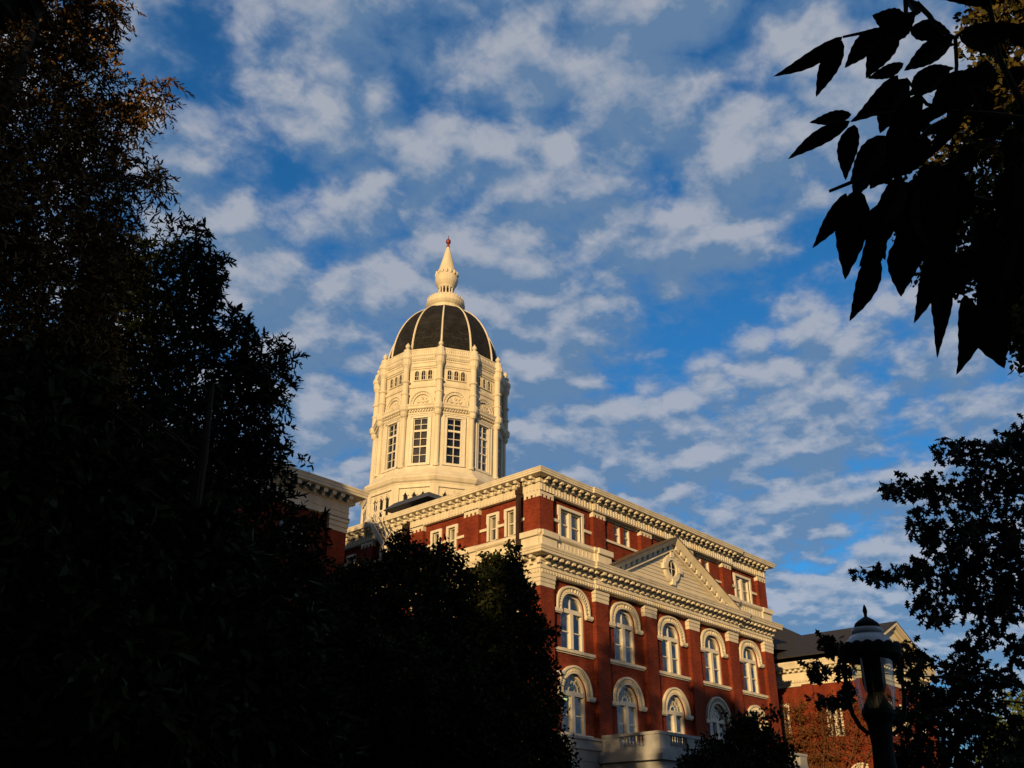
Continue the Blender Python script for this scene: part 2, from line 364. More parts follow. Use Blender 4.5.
# ------------------------------------------------------------------ the central brick hall
W, PW = 25.677, 1.1755; PITCH = (W - PW) / 5; BAY = PITCH - PW; DEPTH = 45.6
hall = thing('brick_hall', 'large red brick hall with cream cornices and pediment, the sunlit middle building', 'building', (W / 2, 10, 0))
F1 = frame((0, 0, 0), (1, 0, 0), (0, 1, 0)); F2 = frame((0, 0, 0), (0, 1, 0), (1, 0, 0))
core = MB()
CORE = .85
core.hull8([(CORE, CORE, 0), (W - .3, CORE, 0), (W - .3, DEPTH, 0), (CORE, DEPTH, 0), (CORE, CORE, 21.3), (W - .3, CORE, 21.3), (W - .3, DEPTH, 21.3), (CORE, DEPTH, 21.3)])
core.build('interior', M['room'], hall)
wall = MB()
NB2 = 4                                                  # bays built in full along the left side
for k in range(5):
    u0 = k * PITCH + PW; u1 = u0 + BAY; c = (u0 + u1) / 2
    o3 = arched_window(hall, F1, c, 7.56, 9.65, 1.05, 1.05, 2.0, fan=True, plain_hood=True, sillw=1.4, bl_h=(0, .8, .9, 0, .4)[k])
    o2 = arched_window(hall, F1, c, 11.95, 14.1, 1.05, .97, 2.5, bl_h=(0, .35, 0, .55, .25)[k])
    panel(wall, F1, u0 - .05, u1 + .05, 7.3, 11.3, .25, [o3]); panel(wall, F1, u0 - .05, u1 + .05, 11.3, 15.9, .25, [o2])
    if k in (0, 4): ops = [flat_window(hall, F1, c - .98, c + .98, 18.28, 19.98)]
    else:
        sh = .15 if k < 2 else (-.15 if k > 2 else 0); ops = []
        for cu in (c - .42 + sh, c + .58 + sh) if k < 2 else ((c - .58 + sh, c + .42 + sh) if k > 2 else (c - .5, c + .5)):
            ops.append(flat_window(hall, F1, cu - .33, cu + .33, 19.14, 20.34, mull=False, surround=0))
    panel(wall, F1, u0 - .05, u1 + .05, 18.0, 20.7, .25, ops)
for k in range(NB2):
    u0 = k * PITCH + PW; u1 = u0 + BAY; c = (u0 + u1) / 2
    o2 = arched_window(hall, F2, c, 11.95, 14.1, 1.05, .97, 2.5)
    panel(wall, F2, u0 - .05, u1 + .05, 7.3, 15.9, .25, [o2])
    ops = [flat_window(hall, F2, c - .87, c - .29, 18.35, 19.88, mull=False, blind=(.55, .95, .0, .0)[k] if k != 0 else .9, surround=.15),
           flat_window(hall, F2, c + .58 - .02, c + 1.16 - .02, 18.35, 19.88, mull=False, blind=.5 if k == 0 else 0, surround=.15)]
    panel(wall, F2, u0 - .05, u1 + .05, 18.0, 20.7, .25, ops)
wall.box(F2, NB2 * PITCH + PW, DEPTH, .25, .6, 7.3, 20.7)
wall.hull8([(W - .6, .25, 0), (W - .02, .25, 0), (W - .02, DEPTH, 0), (W - .6, DEPTH, 0), (W - .6, .25, 21), (W - .02, .25, 21), (W - .02, DEPTH, 21), (W - .6, DEPTH, 21)])
wall.hull8([(0, DEPTH - .3, 0), (W, DEPTH - .3, 0), (W, DEPTH, 0), (0, DEPTH, 0), (0, DEPTH - .3, 21), (W, DEPTH - .3, 21), (W, DEPTH, 21), (0, DEPTH, 21)])
wall.build('wall', M['brick'], hall)
def pilaster(fr, u0, corner=False, far=False):
    p = MB(); u1 = u0 + PW
    p.box(fr, u0, u1, 0.0, .5, 7.4, 15.02); p.box(fr, u0, u1, 0.0, .5, 18.1, 20.33)
    o = p.build('pilaster', M['brick'], hall)
    c = MB()
    e = 0.004
    for z0, z1, q in ((15.0, 15.2, .03), (15.2, 15.24, .015), (15.24, 15.44, .05), (15.44, 15.48, .03), (15.48, 15.72, .075)):
        c.box(fr, u0 - (q if not corner else q), u1 + q, -q, .3, z0, z1)
    c.build('capital', M['cream'], o); c = MB()
    c.box(fr, u0 - .02, u1 + .02, -.03, .3, 20.31, 20.55)
    for t in (0, 1, 2, 3):
        uu = u0 - .02 + t * (PW + .04 - .17) / 3; c.box(fr, uu, uu + .17, -.03, .3, 20.15, 20.31)
    c.build('capital', M['cream'], o)
for k in range(6): pilaster(F1, k * PITCH, corner=(k == 0))
for k in range(1, NB2 + 1): pilaster(F2, k * PITCH)
pb = MB(); pb.box(F2, .5, PW, 0.0, .25, 7.4, 15.02); pb.box(F2, .5, PW, 0.0, .25, 18.1, 20.33); pb_o = pb.build('pilaster', M['brick'], hall)
cpb = MB()
for z0, z1, q in ((15.0, 15.2, .03), (15.2, 15.24, .015), (15.24, 15.44, .05), (15.44, 15.48, .03), (15.48, 15.72, .075)): cpb.box(F2, .3, PW + q, -q + .002, .3, z0, z1)
cpb.box(F2, .3, PW + .02, -.028, .3, 20.31, 20.55)
for t in (1, 2, 3):
    uu = t * (PW - .15) / 3; cpb.box(F2, uu, uu + .17, -.028, .3, 20.15, 20.31)
cpb.build('capital', M['cream'], pb_o)
# string courses between the upper windows and the pilasters
def course(fr, a, b, d, z0, z1):
    sc = MB(); sc.box(fr, a, b, d, .27, z0, z1); sc.build('string_course', M['cream'], hall)
for k in (0, 4):
    u0 = k * PITCH + PW; c = u0 + BAY / 2
    course(F1, u0, c - 1.16, .14, 19.05, 19.22); course(F1, c + 1.16, u0 + BAY, .14, 19.05, 19.22)
for k in (1, 2, 3):
    u0 = k * PITCH + PW; course(F1, u0, u0 + BAY, .14, 18.98, 19.12); course(F1, u0, u0 + BAY, .17, 20.36, 20.48)
for k in range(NB2):
    u0 = k * PITCH + PW; c = u0 + BAY / 2
    for a, b in ((u0, c - 1.03), (c - .13, c + .40), (c + 1.30, u0 + BAY)): course(F2, a, b, .14, 19.02, 19.18)
# entablatures: profile swept round the block, middle three bays stepped forward
J = .13
path = [(0, DEPTH), (0, 0), (PITCH - .1, 0), (PITCH - .1, -J), (W - PITCH + .1, -J), (W - PITCH + .1, 0), (W, 0), (W, DEPTH)]
def dentils(mb, pts, sp, w, off0, off1, z0, z1, phase=0.0):
    for (x0, y0), (x1, y1) in zip(pts[:-1], pts[1:]):
        L_ = math.hypot(x1 - x0, y1 - y0)
        if L_ < 1: continue
        fr = frame((x0, y0, 0), (x1 - x0, y1 - y0, 0), (-(y1 - y0), x1 - x0, 0))
        n = int(round(L_ / sp)); st = L_ / n
        for i in range(n):
            u = (i + .5 + phase) * st
            if u + w / 2 > L_ + off1: continue
            mb.box(fr, u - w / 2, u + w / 2, -off1, -off0, z0, z1)
en = MB()
en.sweep(path, [(-.45, 15.70), (.05, 15.70), (.05, 15.96), (.10, 15.98), (.10, 16.03), (.03, 16.06), (.03, 16.36), (.10, 16.40), (.10, 16.66), (.58, 16.68), (.63, 16.70), (.63, 16.84), (.67, 16.87), (.67, 16.93), (.72, 17.03), (.72, 17.07), (.2, 17.16), (-.45, 17.16)])
dentils(en, path, .235, .13, .04, .115, 15.74, 15.91)
dentils(en, path, .56, .22, .09, .52, 16.49, 16.655)
dentils(en, path, .56, .22, .02, .20, 16.24, 16.37, .5)
en.build('cornice', M['cream'], hall)
bl = MB()
blp = [(-.45, 17.10), (.24, 17.10), (.24, 17.28), (.10, 17.32), (.10, 17.80), (.20, 17.84), (.27, 17.92), (.27, 18.02), (.18, 18.12), (.02, 18.22), (-.45, 18.22)]
bl.sweep([(0, DEPTH), (0, 0), (PITCH - .1, 0), (PITCH - .1, -J), (6.25, -J)], blp); bl.sweep([(W - 6.25, -J), (W - PITCH + .1, -J), (W - PITCH + .1, 0), (W, 0), (W, DEPTH)], blp)
for fr, n in ((F1, 6), (F2, NB2 + 1)):
    for k in range(n):
        if fr is F1 and k in (2, 3): continue
        jj = J if (fr is F1 and 1 <= k <= 4) else 0
        bl.box(fr, k * PITCH - .06, k * PITCH + PW + .06, -.21 - jj, .1, 17.27, 17.78); bl.box(fr, k * PITCH - .1, k * PITCH + PW + .1, -.345 - jj, .1, 17.78, 18.10)
dentils(bl, [(0, 0), (PITCH, 0)], .34, .06, .1, .125, 17.42, 17.72); dentils(bl, [(W - PITCH, 0), (W, 0)], .34, .06, .1, .125, 17.42, 17.72)
bl.build('blocking_course', M['cream'], hall)
ue = MB()
ue.sweep(path, [(-.45, 20.49), (.03, 20.49), (.03, 20.98), (.10, 21.0), (.12, 21.06), (.12, 21.30), (.54, 21.32), (.60, 21.34), (.60, 21.44), (.63, 21.46), (.63, 21.53), (.67, 21.61), (.67, 21.65), (.3, 21.75), (-.45, 21.80)])
dentils(ue, path, .27, .12, .02, .07, 20.55, 20.95)
dentils(ue, path, .60, .20, .11, .50, 21.14, 21.30)
dentils(ue, path, .60, .16, .11, .30, 20.99, 21.11)
ue.build('cornice', M['cream'], hall)
rf = MB(); rf.hull8([(.2, .2, 21.3), (W - .2, .2, 21.3), (W - .2, DEPTH - .2, 21.3), (.2, DEPTH - .2, 21.3), (.6, .6, 21.9), (W - .6, .6, 21.9), (W - .6, DEPTH - .6, 21.9), (.6, DEPTH - .6, 21.9)])
rf.build('roof', M['roofflat'], hall)
# stone basement
ba = MB()
for fr, L_ in ((F1, W), (F2, DEPTH)):
    z = 0.0; i = 0
    while z < 7.0:
        ba.box(fr, -.12 if fr is F1 else .1, L_ + (.12 if fr is F1 else 0), -.12, .75, z + .03, z + .62); ba.box(fr, -.08 if fr is F1 else .1, L_ + (.08 if fr is F1 else 0), -.08, .74, z, z + .03); z += .62
    ba.box(fr, -.2 if fr is F1 else .1, L_ + (.2 if fr is F1 else 0), -.2, .76, 6.82, 7.0 + .0); ba.box(fr, -.13 if fr is F1 else .1, L_ + (.13 if fr is F1 else 0), -.13, .77, 7.0, 7.32); ba.box(fr, -.22 if fr is F1 else .1, L_ + (.22 if fr is F1 else 0), -.22, .78, 7.32, 7.45)
ba.build('basement', M['stone'], hall)
# portico with its balcony
PX0, PX1, PY = 4.75, W - 4.75, -4.0
po = MB(); fp = frame((PX0, PY, 0), (1, 0, 0), (0, 1, 0)); PLx = PX1 - PX0; PD = -PY
for a, b in ((0, 1.2), (3.6, 4.8), (11.4, 12.6), (PLx - 1.2, PLx)):
    po.box(fp, a, b, 0, 1.2, 0, 5.3)
po.box(fp, 0, 1.0, 1.2, PD - .13, 0, 5.3)
po.box(fp, -.05, PLx + .05, -.05, PD - .13, 5.3, 5.75); po.box(fp, -.02, PLx + .02, -.02, PD - .13, 5.78, 6.2); po.box(fp, -.3, PLx + .3, -.3, PD - .22, 6.2, 6.5); po.box(fp, -.15, PLx + .15, -.15, PD - .13, 6.5, 6.75)
po.build('portico', M['stone'], hall)
br = MB(); BZ0, BZ1 = 6.75, 7.62
def rail(a0, a1, fixed, axis):
    for z0, z1, w in ((BZ0, BZ0 + .16, .15), (BZ1 - .15, BZ1, .17)):
        if axis == 0: br.box(fp, a0, a1, fixed - w + .15, fixed + w + .15, z0, z1)
        else: br.box(fp, fixed - w + .15, fixed + w + .15, a0, a1, z0, z1)
rail(-.05, PLx + .05, 0, 0); rail(.32, PD - .23, 0, 1); rail(.32, PD - .23, PLx - .3, 1)
solid = []
def baluster(x, y):
    br.lathe(fp(x, y, 0), [(.055, BZ0 + .16), (.085, BZ0 + .3), (.045, BZ0 + .5), (.06, BZ0 + .58), (.05, BZ1 - .15)], 7, cap=False)
for (a, b) in ((0, .9), (2.6, 3.3), (7.5, 8.7), (12.9, 13.6), (PLx - .9, PLx)): br.box(fp, a, b, .02, .28, BZ0 + .16, BZ1 - .15)
u = 1.05
while u < PLx - 1:
    if not any(a - .05 < u < b + .05 for a, b in ((2.6, 3.3), (7.5, 8.7), (12.9, 13.6))): baluster(u, .15)
    u += .23
for X in (.15, PLx - .15):
    br.box(fp, X - .13, X + .13, .28, .95, BZ0 + .16, BZ1 - .15); br.box(fp, X - .13, X + .13, 2.6, PD - .24, BZ0 + .16, BZ1 - .15)
    v = 1.08
    while v < 2.55: baluster(X, v); v += .21
br.build('balustrade', M['stone'], hall)
# pediment over the three middle bays
ped = MB(); PC = W / 2; HWp = 7.35; ZB, ZA = 17.12, 20.56
FY = -.80
n = 14
for i in range(n):                                        # lapped boards of the tympanum
    z0 = ZB + .02 + i * (ZA - ZB - .1) / n; z1 = ZB + .02 + (i + 1) * (ZA - ZB - .1) / n
    h0 = HWp * (1 - (z0 - ZB) / (ZA - ZB)); h1 = HWp * (1 - (z1 - ZB) / (ZA - ZB))
    ped.face([(PC - h0, -.20, z0), (PC + h0, -.20, z0), (PC + h1, -.165, z1), (PC - h1, -.165, z1)])
    ped.face([(PC - h0, -.20, z0), (PC + h0, -.20, z0), (PC + h0, -.165, z0), (PC - h0, -.165, z0)])
pedo = ped.build('tympanum', M['siding'], hall)
sl_ = (ZA - ZB) / HWp; ln = math.hypot(1, sl_)
for sg in (-1, 1):
    rk = MB()
    def q(t, off): # t along rake 0 base -> 1 apex, off downwards from the top surface, measured vertically
        return (PC + sg * HWp * (1 - t), ZB + (ZA - ZB) * t - off)
    for yt, yb, y1, o0, o1 in ((-.82, -.54, -.10, .07, .36), (-.30, -.30, -.10, .36, .72), (-.37, -.37, -.10, .72, .82)):
        (xa, za), (xb, zb) = q(0, o1), q(1, o1); (xc, zc), (xd, zd) = q(1, o0), q(0, o0)
        rk.hull8([(xa, yb, za), (xb, yb, zb), (xb, y1, zb), (xa, y1, za), (xd, yt, zd), (xc, yt, zc), (xc, y1, zc), (xd, y1, zd)])
    nm = 12
    for i in range(nm):
        t = .06 + .88 * i / (nm - 1); dt = .17 / HWp
        (xa, za), (xb, zb) = q(t - dt, .60), q(t + dt, .60); (xc, zc), (xd, zd) = q(t + dt, .362), q(t - dt, .362)
        rk.hull8([(xa, -.46, za), (xb, -.46, zb), (xb, -.2, zb), (xa, -.2, za), (xd, -.52, zd), (xc, -.52, zc), (xc, -.2, zc), (xd, -.2, zd)])
    rk.build('raking_cornice', M['cream'], hall)
    pr = MB()
    (xa, za), (xb, zb) = q(-.012, .066), q(1, .066); (xc, zc), (xd, zd) = q(1, 0), q(-.012, 0)
    pr.hull8([(xa, -.83, za), (xb, -.83, zb), (xb, .24, zb), (xa, .24, za), (xd, -.83, zd), (xc, -.83, zc), (xc, .24, zc), (xd, .24, zd)])
    for i in range(34):
        t = .01 + .97 * i / 33; dt = .035 / HWp; (xa, za), (xb, zb) = q(t - dt, 0), q(t + dt, 0)
        pr.hull8([(xa, -.82, za), (xb, -.82, zb), (xb, .23, zb), (xa, .23, za), (xa, -.82, za + .05), (xb, -.82, zb + .05), (xb, .23, zb + .05), (xa, .23, za + .05)])
    pr.build('pediment_roof', M['roofmetal'], hall)
ov = MB(); oc = 18.52; OX = PC - .12
def ell(a, b, k=32): return [(OX + a * math.cos(2 * math.pi * i / k), oc + b * math.sin(2 * math.pi * i / k)) for i in range(k + 1)]
band(ov, F1, ell(.84, .88), ell(.50, .56), -.36, -.16); band(ov, F1, ell(.90, .94), ell(.76, .80), -.31, -.16)
for a in range(4):
    t = a * math.pi / 2; ca, sa = math.cos(t), math.sin(t); cx, cz = OX + .86 * ca, oc + .90 * sa
    ov.box(F1, cx - .19, cx + .19, -.41, -.16, cz - .18, cz + .18)
band(ov, F1, ell(.51, .57), ell(.45, .51), -.29, -.2); ov.box(F1, OX - .46, OX + .46, -.26, -.22, oc - .02, oc + .02); ov.box(F1, OX - .02, OX + .02, -.265, -.21, oc - .52, oc + .52)
ovo = ov.build('medallion_window', M['cream'], hall)
og = MB(); og.face([F1(p[0], -.235, p[1]) for p in ell(.51, .57)[:-1]]); og.build('pane', M['room'], ovo)
# downspouts on the left side
for Y in (PW + .18, 2 * PITCH + PW + .18):
    d_ = MB(); d_.box(F2, Y - .11, Y + .11, -.02, .2, 7.5, 15.7); d_.box(F2, Y - .11, Y + .11, -.42, -.22, 17.1, 20.6); d_.box(F2, Y - .12, Y + .12, -.13, .1, 20.5, 21.3); d_.box(F2, Y - .15, Y + .15, -.46, -.2, 20.45, 20.75)
    d_.box(F2, Y - .11, Y + .11, -.2, .05, 15.6, 16.5)
    d_.build('downspout', M['pipe'], hall)
# flood lamp by the lower window
fl = thing('flood_light', 'small white flood light fixed to the wall beside the lowest left window arch', 'lamp', (1.32, 0, 10.4))
q_ = MB(); q_.lathe((1.36, -.42, 10.38), [(.06, -.05), (.13, 0), (.15, .12), (.1, .2)], 10); q_.build('housing', M['capmetal'], fl)
q_ = MB(); q_.bar((1.36, -.42, 10.45), (1.36, .02, 10.55), .06); q_.lathe((1.36, -.04, 10.5), [(.09, 0), (.09, .12)], 8); q_.build('bracket', M['capmetal'], fl)
# ceiling lamp seen through the lowest left window
cl = thing('ceiling_light', 'glowing yellow green ceiling light behind the lowest left window', 'lamp', (2.55, .72, 9.35))
q_ = MB(); q_.box(F1, 2.1, 2.85, .6, .8, 9.32, 9.42); q_.build('tube', M['glow'], cl)

# ------------------------------------------------------------------ roof shelter and stair
sh = thing('roof_shelter', 'dark flat canopy shelter on the hall roof in front of the tower', 'shelter', (5.2, 14.4, 21.8))
q_ = MB(); q_.hull8([(2.45, 12.2, 23.72), (8, 12.2, 23.72), (8, 16.9, 23.72), (2.45, 16.9, 23.72), (3.0, 12.75, 24.3), (7.4, 12.75, 24.3), (7.4, 16.4, 24.3), (3.0, 16.4, 24.3)]); q_.build('canopy', M['darkmetal'], sh)
q_ = MB(); q_.box(frame((3.2, 12.9, 0), (1, 0, 0), (0, 1, 0)), 0.8, 4, .6, 2.9, 21.7, 23.72); q_.build('housing', M['room'], sh)
st = thing('roof_stair', 'white steel stair slanting down from the hall roof edge above the dark tree', 'stair', (-1.1, 12, 17.2))
a0 = on(367, 516, 0, -1.4); a1 = on(381.5, 542, 0, -1.4); b0 = on(385, 520, 0, -1.4); b1 = on(396, 540, 0, -1.4)
def ext(a, b, t): return a + (b - a) * t
q_ = MB(); q_.bar(a0, ext(a0, a1, 2.0), .08, .30); q_.bar(a0 + np.array([.65, 0, 0]), ext(a0, a1, 2.0) + np.array([.65, 0, 0]), .08, .26); q_.build('stringer', M['white'], st)
q_ = MB()
for i in range(18):
    p = ext(a0, a1, i / 9.0); q_.bar(p + np.array([.03, 0, -.02]), p + np.array([.62, 0, -.02]), .22, .03)
q_.build('tread', M['white'], st)
q_ = MB(); hv = b0 - a0; up_ = np.array([0, 0, 1.05])
for X in (0, .65):
    o_ = np.array([X, 0, 0]); q_.tube([a0 + o_ + up_, ext(a0, a1, 2) + o_ + up_], .028, 5); q_.tube([a0 + o_ + up_ * .55, ext(a0, a1, 2) + o_ + up_ * .55], .02, 5)
    for i in range(9):
        p = ext(a0, a1, i / 4.0) + o_; q_.tube([p, p + up_], .024, 5)
q_.build('railing', M['white'], st)

# ------------------------------------------------------------------ domed tower
TX, TY = W / 2 + .11, 22.70; NS = 12
tower = thing('domed_tower', 'tall cream twelve sided tower with dark ribbed dome and white spire', 'tower', (TX, TY, 21.8))
A0 = R(15)
def tfr(k, rad):                                          # frame of side k at a given corner radius
    a = R(30 * k); ap = rad * math.cos(math.pi / NS)
    return frame((TX + ap * math.cos(a), TY + ap * math.sin(a), 0), (-math.sin(a), math.cos(a), 0), (-math.cos(a), -math.sin(a), 0))
def half(rad): return rad * math.sin(math.pi / NS)
def corner(k, rad): a = R(30 * k + 15); return (TX + rad * math.cos(a), TY + rad * math.sin(a))
VIS = range(4, 11)
def tl(prof, name, m_, n=NS, parent=tower):
    q_ = MB(); q_.lathe((TX, TY, 0), prof, n, A0); return q_.build(name, M[m_], parent)
# base stage
tl([(6.16, 21.7), (6.16, 27.95), (5.6, 27.96)], 'base_wall', 'cream')
bb = MB()
for k in range(NS):
    f_ = tfr(k, 6.30); h = half(6.30)
    for s_ in (-1, 1):
        a, b = sorted((s_ * h, s_ * (h - .36))); bb.box(f_, a, b, 0, .16, 21.7, 27.95)
    bb.box(f_, -h + .36, h - .36, 0, .16, 27.62, 27.95); bb.box(f_, -h + .36, h - .36, .02, .16, 25.3, 25.55)
    for c in (-.72, 0, .72):                              # moulded pointed heads
        for s_ in (-1, 1):
            bb.bar(f_(c + s_ * .22, .06, 27.02), f_(c, .06, 27.40), .07, .12)
bb.build('base_panel', M['cream'], tower)
for k in range(NS):
    f_ = tfr(k, 6.16)
    for c in (-.72, 0, .72):
        bw = MB()
        bw.face([f_(c - .17, -.012, 26.25), f_(c + .17, -.012, 26.25), f_(c + .17, -.012, 26.95), f_(c, -.012, 27.28), f_(c - .17, -.012, 26.95)])
        bw.face([f_(c - .15, -.012, 25.65), f_(c + .15, -.012, 25.65), f_(c + .15, -.012, 26.12), f_(c - .15, -.012, 26.12)])
        bw.build('lancet_opening', M['room'], tower)
bq = MB()
for k in range(NS):
    x, y = corner(k, 6.1); bq.lathe((x, y, 0), [(.12, 26.4), (.3, 26.7), (.34, 27.1), (.3, 27.3)], 8)
# skirt and cornice under the drum
q_ = MB(); q_.lathe((TX, TY, 0), [(6.1, 27.90), (6.32, 27.92), (6.36, 28.04), (6.50, 28.14), (6.60, 28.32), (6.64, 28.40), (6.64, 28.52), (6.54, 28.58), (6.36, 28.72), (6.34, 28.72), (6.16, 28.92), (6.14, 28.92), (5.96, 29.12), (5.94, 29.12), (5.80, 29.36), (5.78, 29.36), (5.70, 29.64), (5.5, 29.66)], NS, A0)
q_.build('skirt', M['cream'], tower)
# drum with twelve windows
dr = MB(); DR = 5.5; hD = half(DR)
for k in range(NS):
    f_ = tfr(k, DR); panel(dr, f_, -hD, hD, 29.5, 35.0, 0, [(-.62, .62, 29.95, [(-.62, 33.92), (.62, 33.92)])], .3)
dr.build('drum_wall', M['cream'], tower)
tl([(5.02, 29.4), (5.02, 34.9)], 'interior', 'room')
for k in range(NS):
    f_ = tfr(k, DR); w = MB()
    for s_ in (-1, 1):
        a, b = sorted((s_ * .62, s_ * .86)); w.box(f_, a, b, -.10, .02, 29.72, 34.0); a, b = sorted((s_ * .86, s_ * .93)); w.box(f_, a, b, -.14, .02, 29.72, 34.1)
        a, b = sorted((s_ * .62, s_ * .55)); w.box(f_, a, b, .04, .2, 29.95, 33.92)
    w.box(f_, -.86, .86, -.10, .02, 33.92, 34.1); w.box(f_, -.93, .93, -.15, .02, 34.1, 34.18); w.box(f_, -.93, .93, -.16, .02, 29.72, 29.86); w.box(f_, -.62, .62, -.05, .2, 29.86, 29.96)
    zs_ = [29.96, 31.42, 32.82, 33.92]
    for z, t in ((31.42, .055), (32.82, .085)): w.box(f_, -.55, .55, .06, .2, z - t, z + t)
    w.box(f_, -.55, .55, .06, .2, 33.86, 33.92)
    w.box(f_, -.028, .028, .085, .18, 29.96, 33.86)
    for a, b in zip(zs_[:-1], zs_[1:]): zz = (a + b) / 2; w.box(f_, -.55, .55, .095, .17, zz - .025, zz + .025)
    wo = w.build('window', M['white'], tower)
    g_ = MB(); g_.face([f_(-.55, .14, 29.96), f_(.55, .14, 29.96), f_(.55, .14, 33.86), f_(-.55, .14, 33.86)]); g_.build('pane', M['glass'], wo)
    if k in (7,):
        g_ = MB(); g_.box(f_, -.55, .55, .22, .23, 29.96, 33.86); g_.build('blind', M['roofmetal'], wo)
# corner columns, capitals, posts and urns
for k in range(NS):
    x, y = corner(k, 5.56)
    c = MB(); c.lathe((x, y, 0), [(.30, 29.55), (.30, 29.75), (.23, 29.82), (.21, 33.9), (.26, 34.0), (.26, 34.06)], 12)
    c.build('column', M['cream'], tower, smooth=False)
    x, y = corner(k, 5.66)
    c = MB()
    c.lathe((x, y, 0), [(.24, 34.04), (.32, 34.25), (.30, 34.45), (.42, 34.6), (.46, 34.9), (.44, 35.06), (.30, 35.15), (.30, 36.0), (.36, 36.06), (.36, 36.16), (.27, 36.24), (.26, 37.1), (.36, 37.2), (.36, 37.32), (.25, 37.42), (.25, 38.5), (.33, 38.7), (.40, 38.85), (.42, 39.3), (.50, 39.42), (.50, 39.62), (.44, 39.8), (.36, 39.95), (.34, 40.25), (.30, 40.3), (.14, 40.38), (.12, 40.45), (.20, 40.55), (.22, 40.68), (.16, 40.82), (.06, 40.92), (.05, 41.0)], 12)
    c.build('post', M['cream'], tower)
# cornice over the windows
q_ = MB(); q_.lathe((TX, TY, 0), [(5.45, 34.28), (5.56, 34.30), (5.56, 34.42), (5.62, 34.46), (5.62, 34.60), (5.80, 34.66), (5.86, 34.72), (5.86, 34.86), (5.94, 34.98), (5.94, 35.05), (5.70, 35.16), (5.4, 35.2)], NS, A0)
for k in range(NS):
    f_ = tfr(k, 5.60); h = half(5.6)
    n = 11
    for i in range(n):
        u_ = -h + .3 + (2 * h - .6) * i / (n - 1); q_.box(f_, u_ - .055, u_ + .055, -.14, .03, 34.49, 34.62)
q_.build('cornice', M['cream'], tower)
# lunette stage
tl([(5.42, 35.1), (5.42, 40.1)], 'upper_wall', 'cream')
for k in range(NS):
    f_ = tfr(k, 5.42); q_ = MB(); zc = 35.2
    for ro, ri, d in ((1.12, .98, .16), (.98, .84, .08), (.84, .76, .13)):
        band(q_, f_, arch(0, zc, ro, ro * 1.16, 2, 16), arch(0, zc, ri, ri * 1.16, 2, 16), -d, .02)
    for i in range(13):                                   # beads round the arch
        a = math.pi * (i + .5) / 13; x_, z_ = .91 * math.cos(a), zc + .91 * 1.16 * math.sin(a); q_.box(f_, x_ - .035, x_ + .035, -.13, .0, z_ - .035, z_ + .035)
    for a in (90, 50, 130, 15, 165):                      # leaf and rosette relief
        t = R(a); q_.bar(f_(0, -.02, zc + .22), f_(.6 * math.cos(t), -.03, zc + .2 + .52 * math.sin(t)), .10, .10)
    for cx, cz, r_ in ((-.36, .27, .14), (.36, .27, .14), (0, .56, .13), (0, .2, .12)):
        pts = [(cx + r_ * math.cos(R(i * 40)), zc + cz + r_ * math.sin(R(i * 40))) for i in range(10)]; pin = [(cx + (r_ - .055) * math.cos(R(i * 40)), zc + cz + (r_ - .055) * math.sin(R(i * 40))) for i in range(10)]
        band(q_, f_, pts, pin, -.10, .01)
    q_.build('lunette', M['cream'], tower)
q_ = MB(); q_.lathe((TX, TY, 0), [(5.40, 36.72), (5.50, 36.76), (5.54, 36.9), (5.54, 37.0), (5.44, 37.1), (5.40, 37.1)], NS, A0)
q_.lathe((TX, TY, 0), [(5.40, 38.48), (5.50, 38.50), (5.52, 38.6), (5.60, 38.66), (5.60, 38.98), (5.66, 39.02), (5.66, 39.16), (5.78, 39.3), (5.82, 39.36), (5.82, 39.5), (5.9, 39.62), (5.9, 39.7), (5.68, 39.82), (5.66, 39.84), (5.66, 40.18), (5.7, 40.22), (5.7, 40.32), (5.3, 40.36)], NS, A0)
for k in range(NS):
    f_ = tfr(k, 5.68); h = half(5.68)
    for i in range(13):
        u_ = -h + .35 + (2 * h - .7) * i / 12; q_.box(f_, u_ - .045, u_ + .045, -.07, .03, 39.18, 39.30)
        q_.box(f_, u_ - .03, u_ + .03, -.035, .03, 39.92, 40.12)
q_.build('parapet', M['cream'], tower)
for k in range(NS):
    f_ = tfr(k, 5.42)
    for c in (-.58, 0, .58):
        aw = MB(); af = MB(); ar = arch(c, 38.12, .17, .19, 2, 10); aw.face([f_(p[0], -.015, p[1]) for p in [(c - .17, 37.5)] + ar + [(c + .17, 37.5)]])
        out = [(c - .25, 37.44)] + arch(c, 38.12, .25, .28, 2, 10) + [(c + .25, 37.44)]; inn = [(c - .17, 37.44)] + ar + [(c + .17, 37.44)]
        band(af, f_, out, inn, -.09, .0); af.box(f_, c - .28, c + .28, -.11, .0, 37.38, 37.45); af.box(f_, c - .015, c + .015, -.03, 0, 37.5, 38.28); af.box(f_, c - .17, c + .17, -.03, 0, 37.82, 37.85)
        afo = af.build('attic_window', M['cream'], tower); aw.build('pane', M['room'], afo)
# dome
def dome_r(z): return 5.03 * math.sqrt(max(0, 1 - ((z - 40.35) / 6.95) ** 2))
zz = [40.3 + (46.95 - 40.3) * (i / 22) for i in range(23)]
q_ = MB(); q_.lathe((TX, TY, 0), [(dome_r(z) , z) for z in zz], NS, A0, cap=False); q_.build('dome', M['dome'], tower)
for k in range(NS):
    q_ = MB(); P_ = []
    for z in zz: x, y = corner(k, dome_r(z) + .02); P_.append((x, y, z))
    q_.tube(P_, [.10 - .035 * i / 22 for i in range(23)], 6); q_.build('rib', M['cream'], tower)
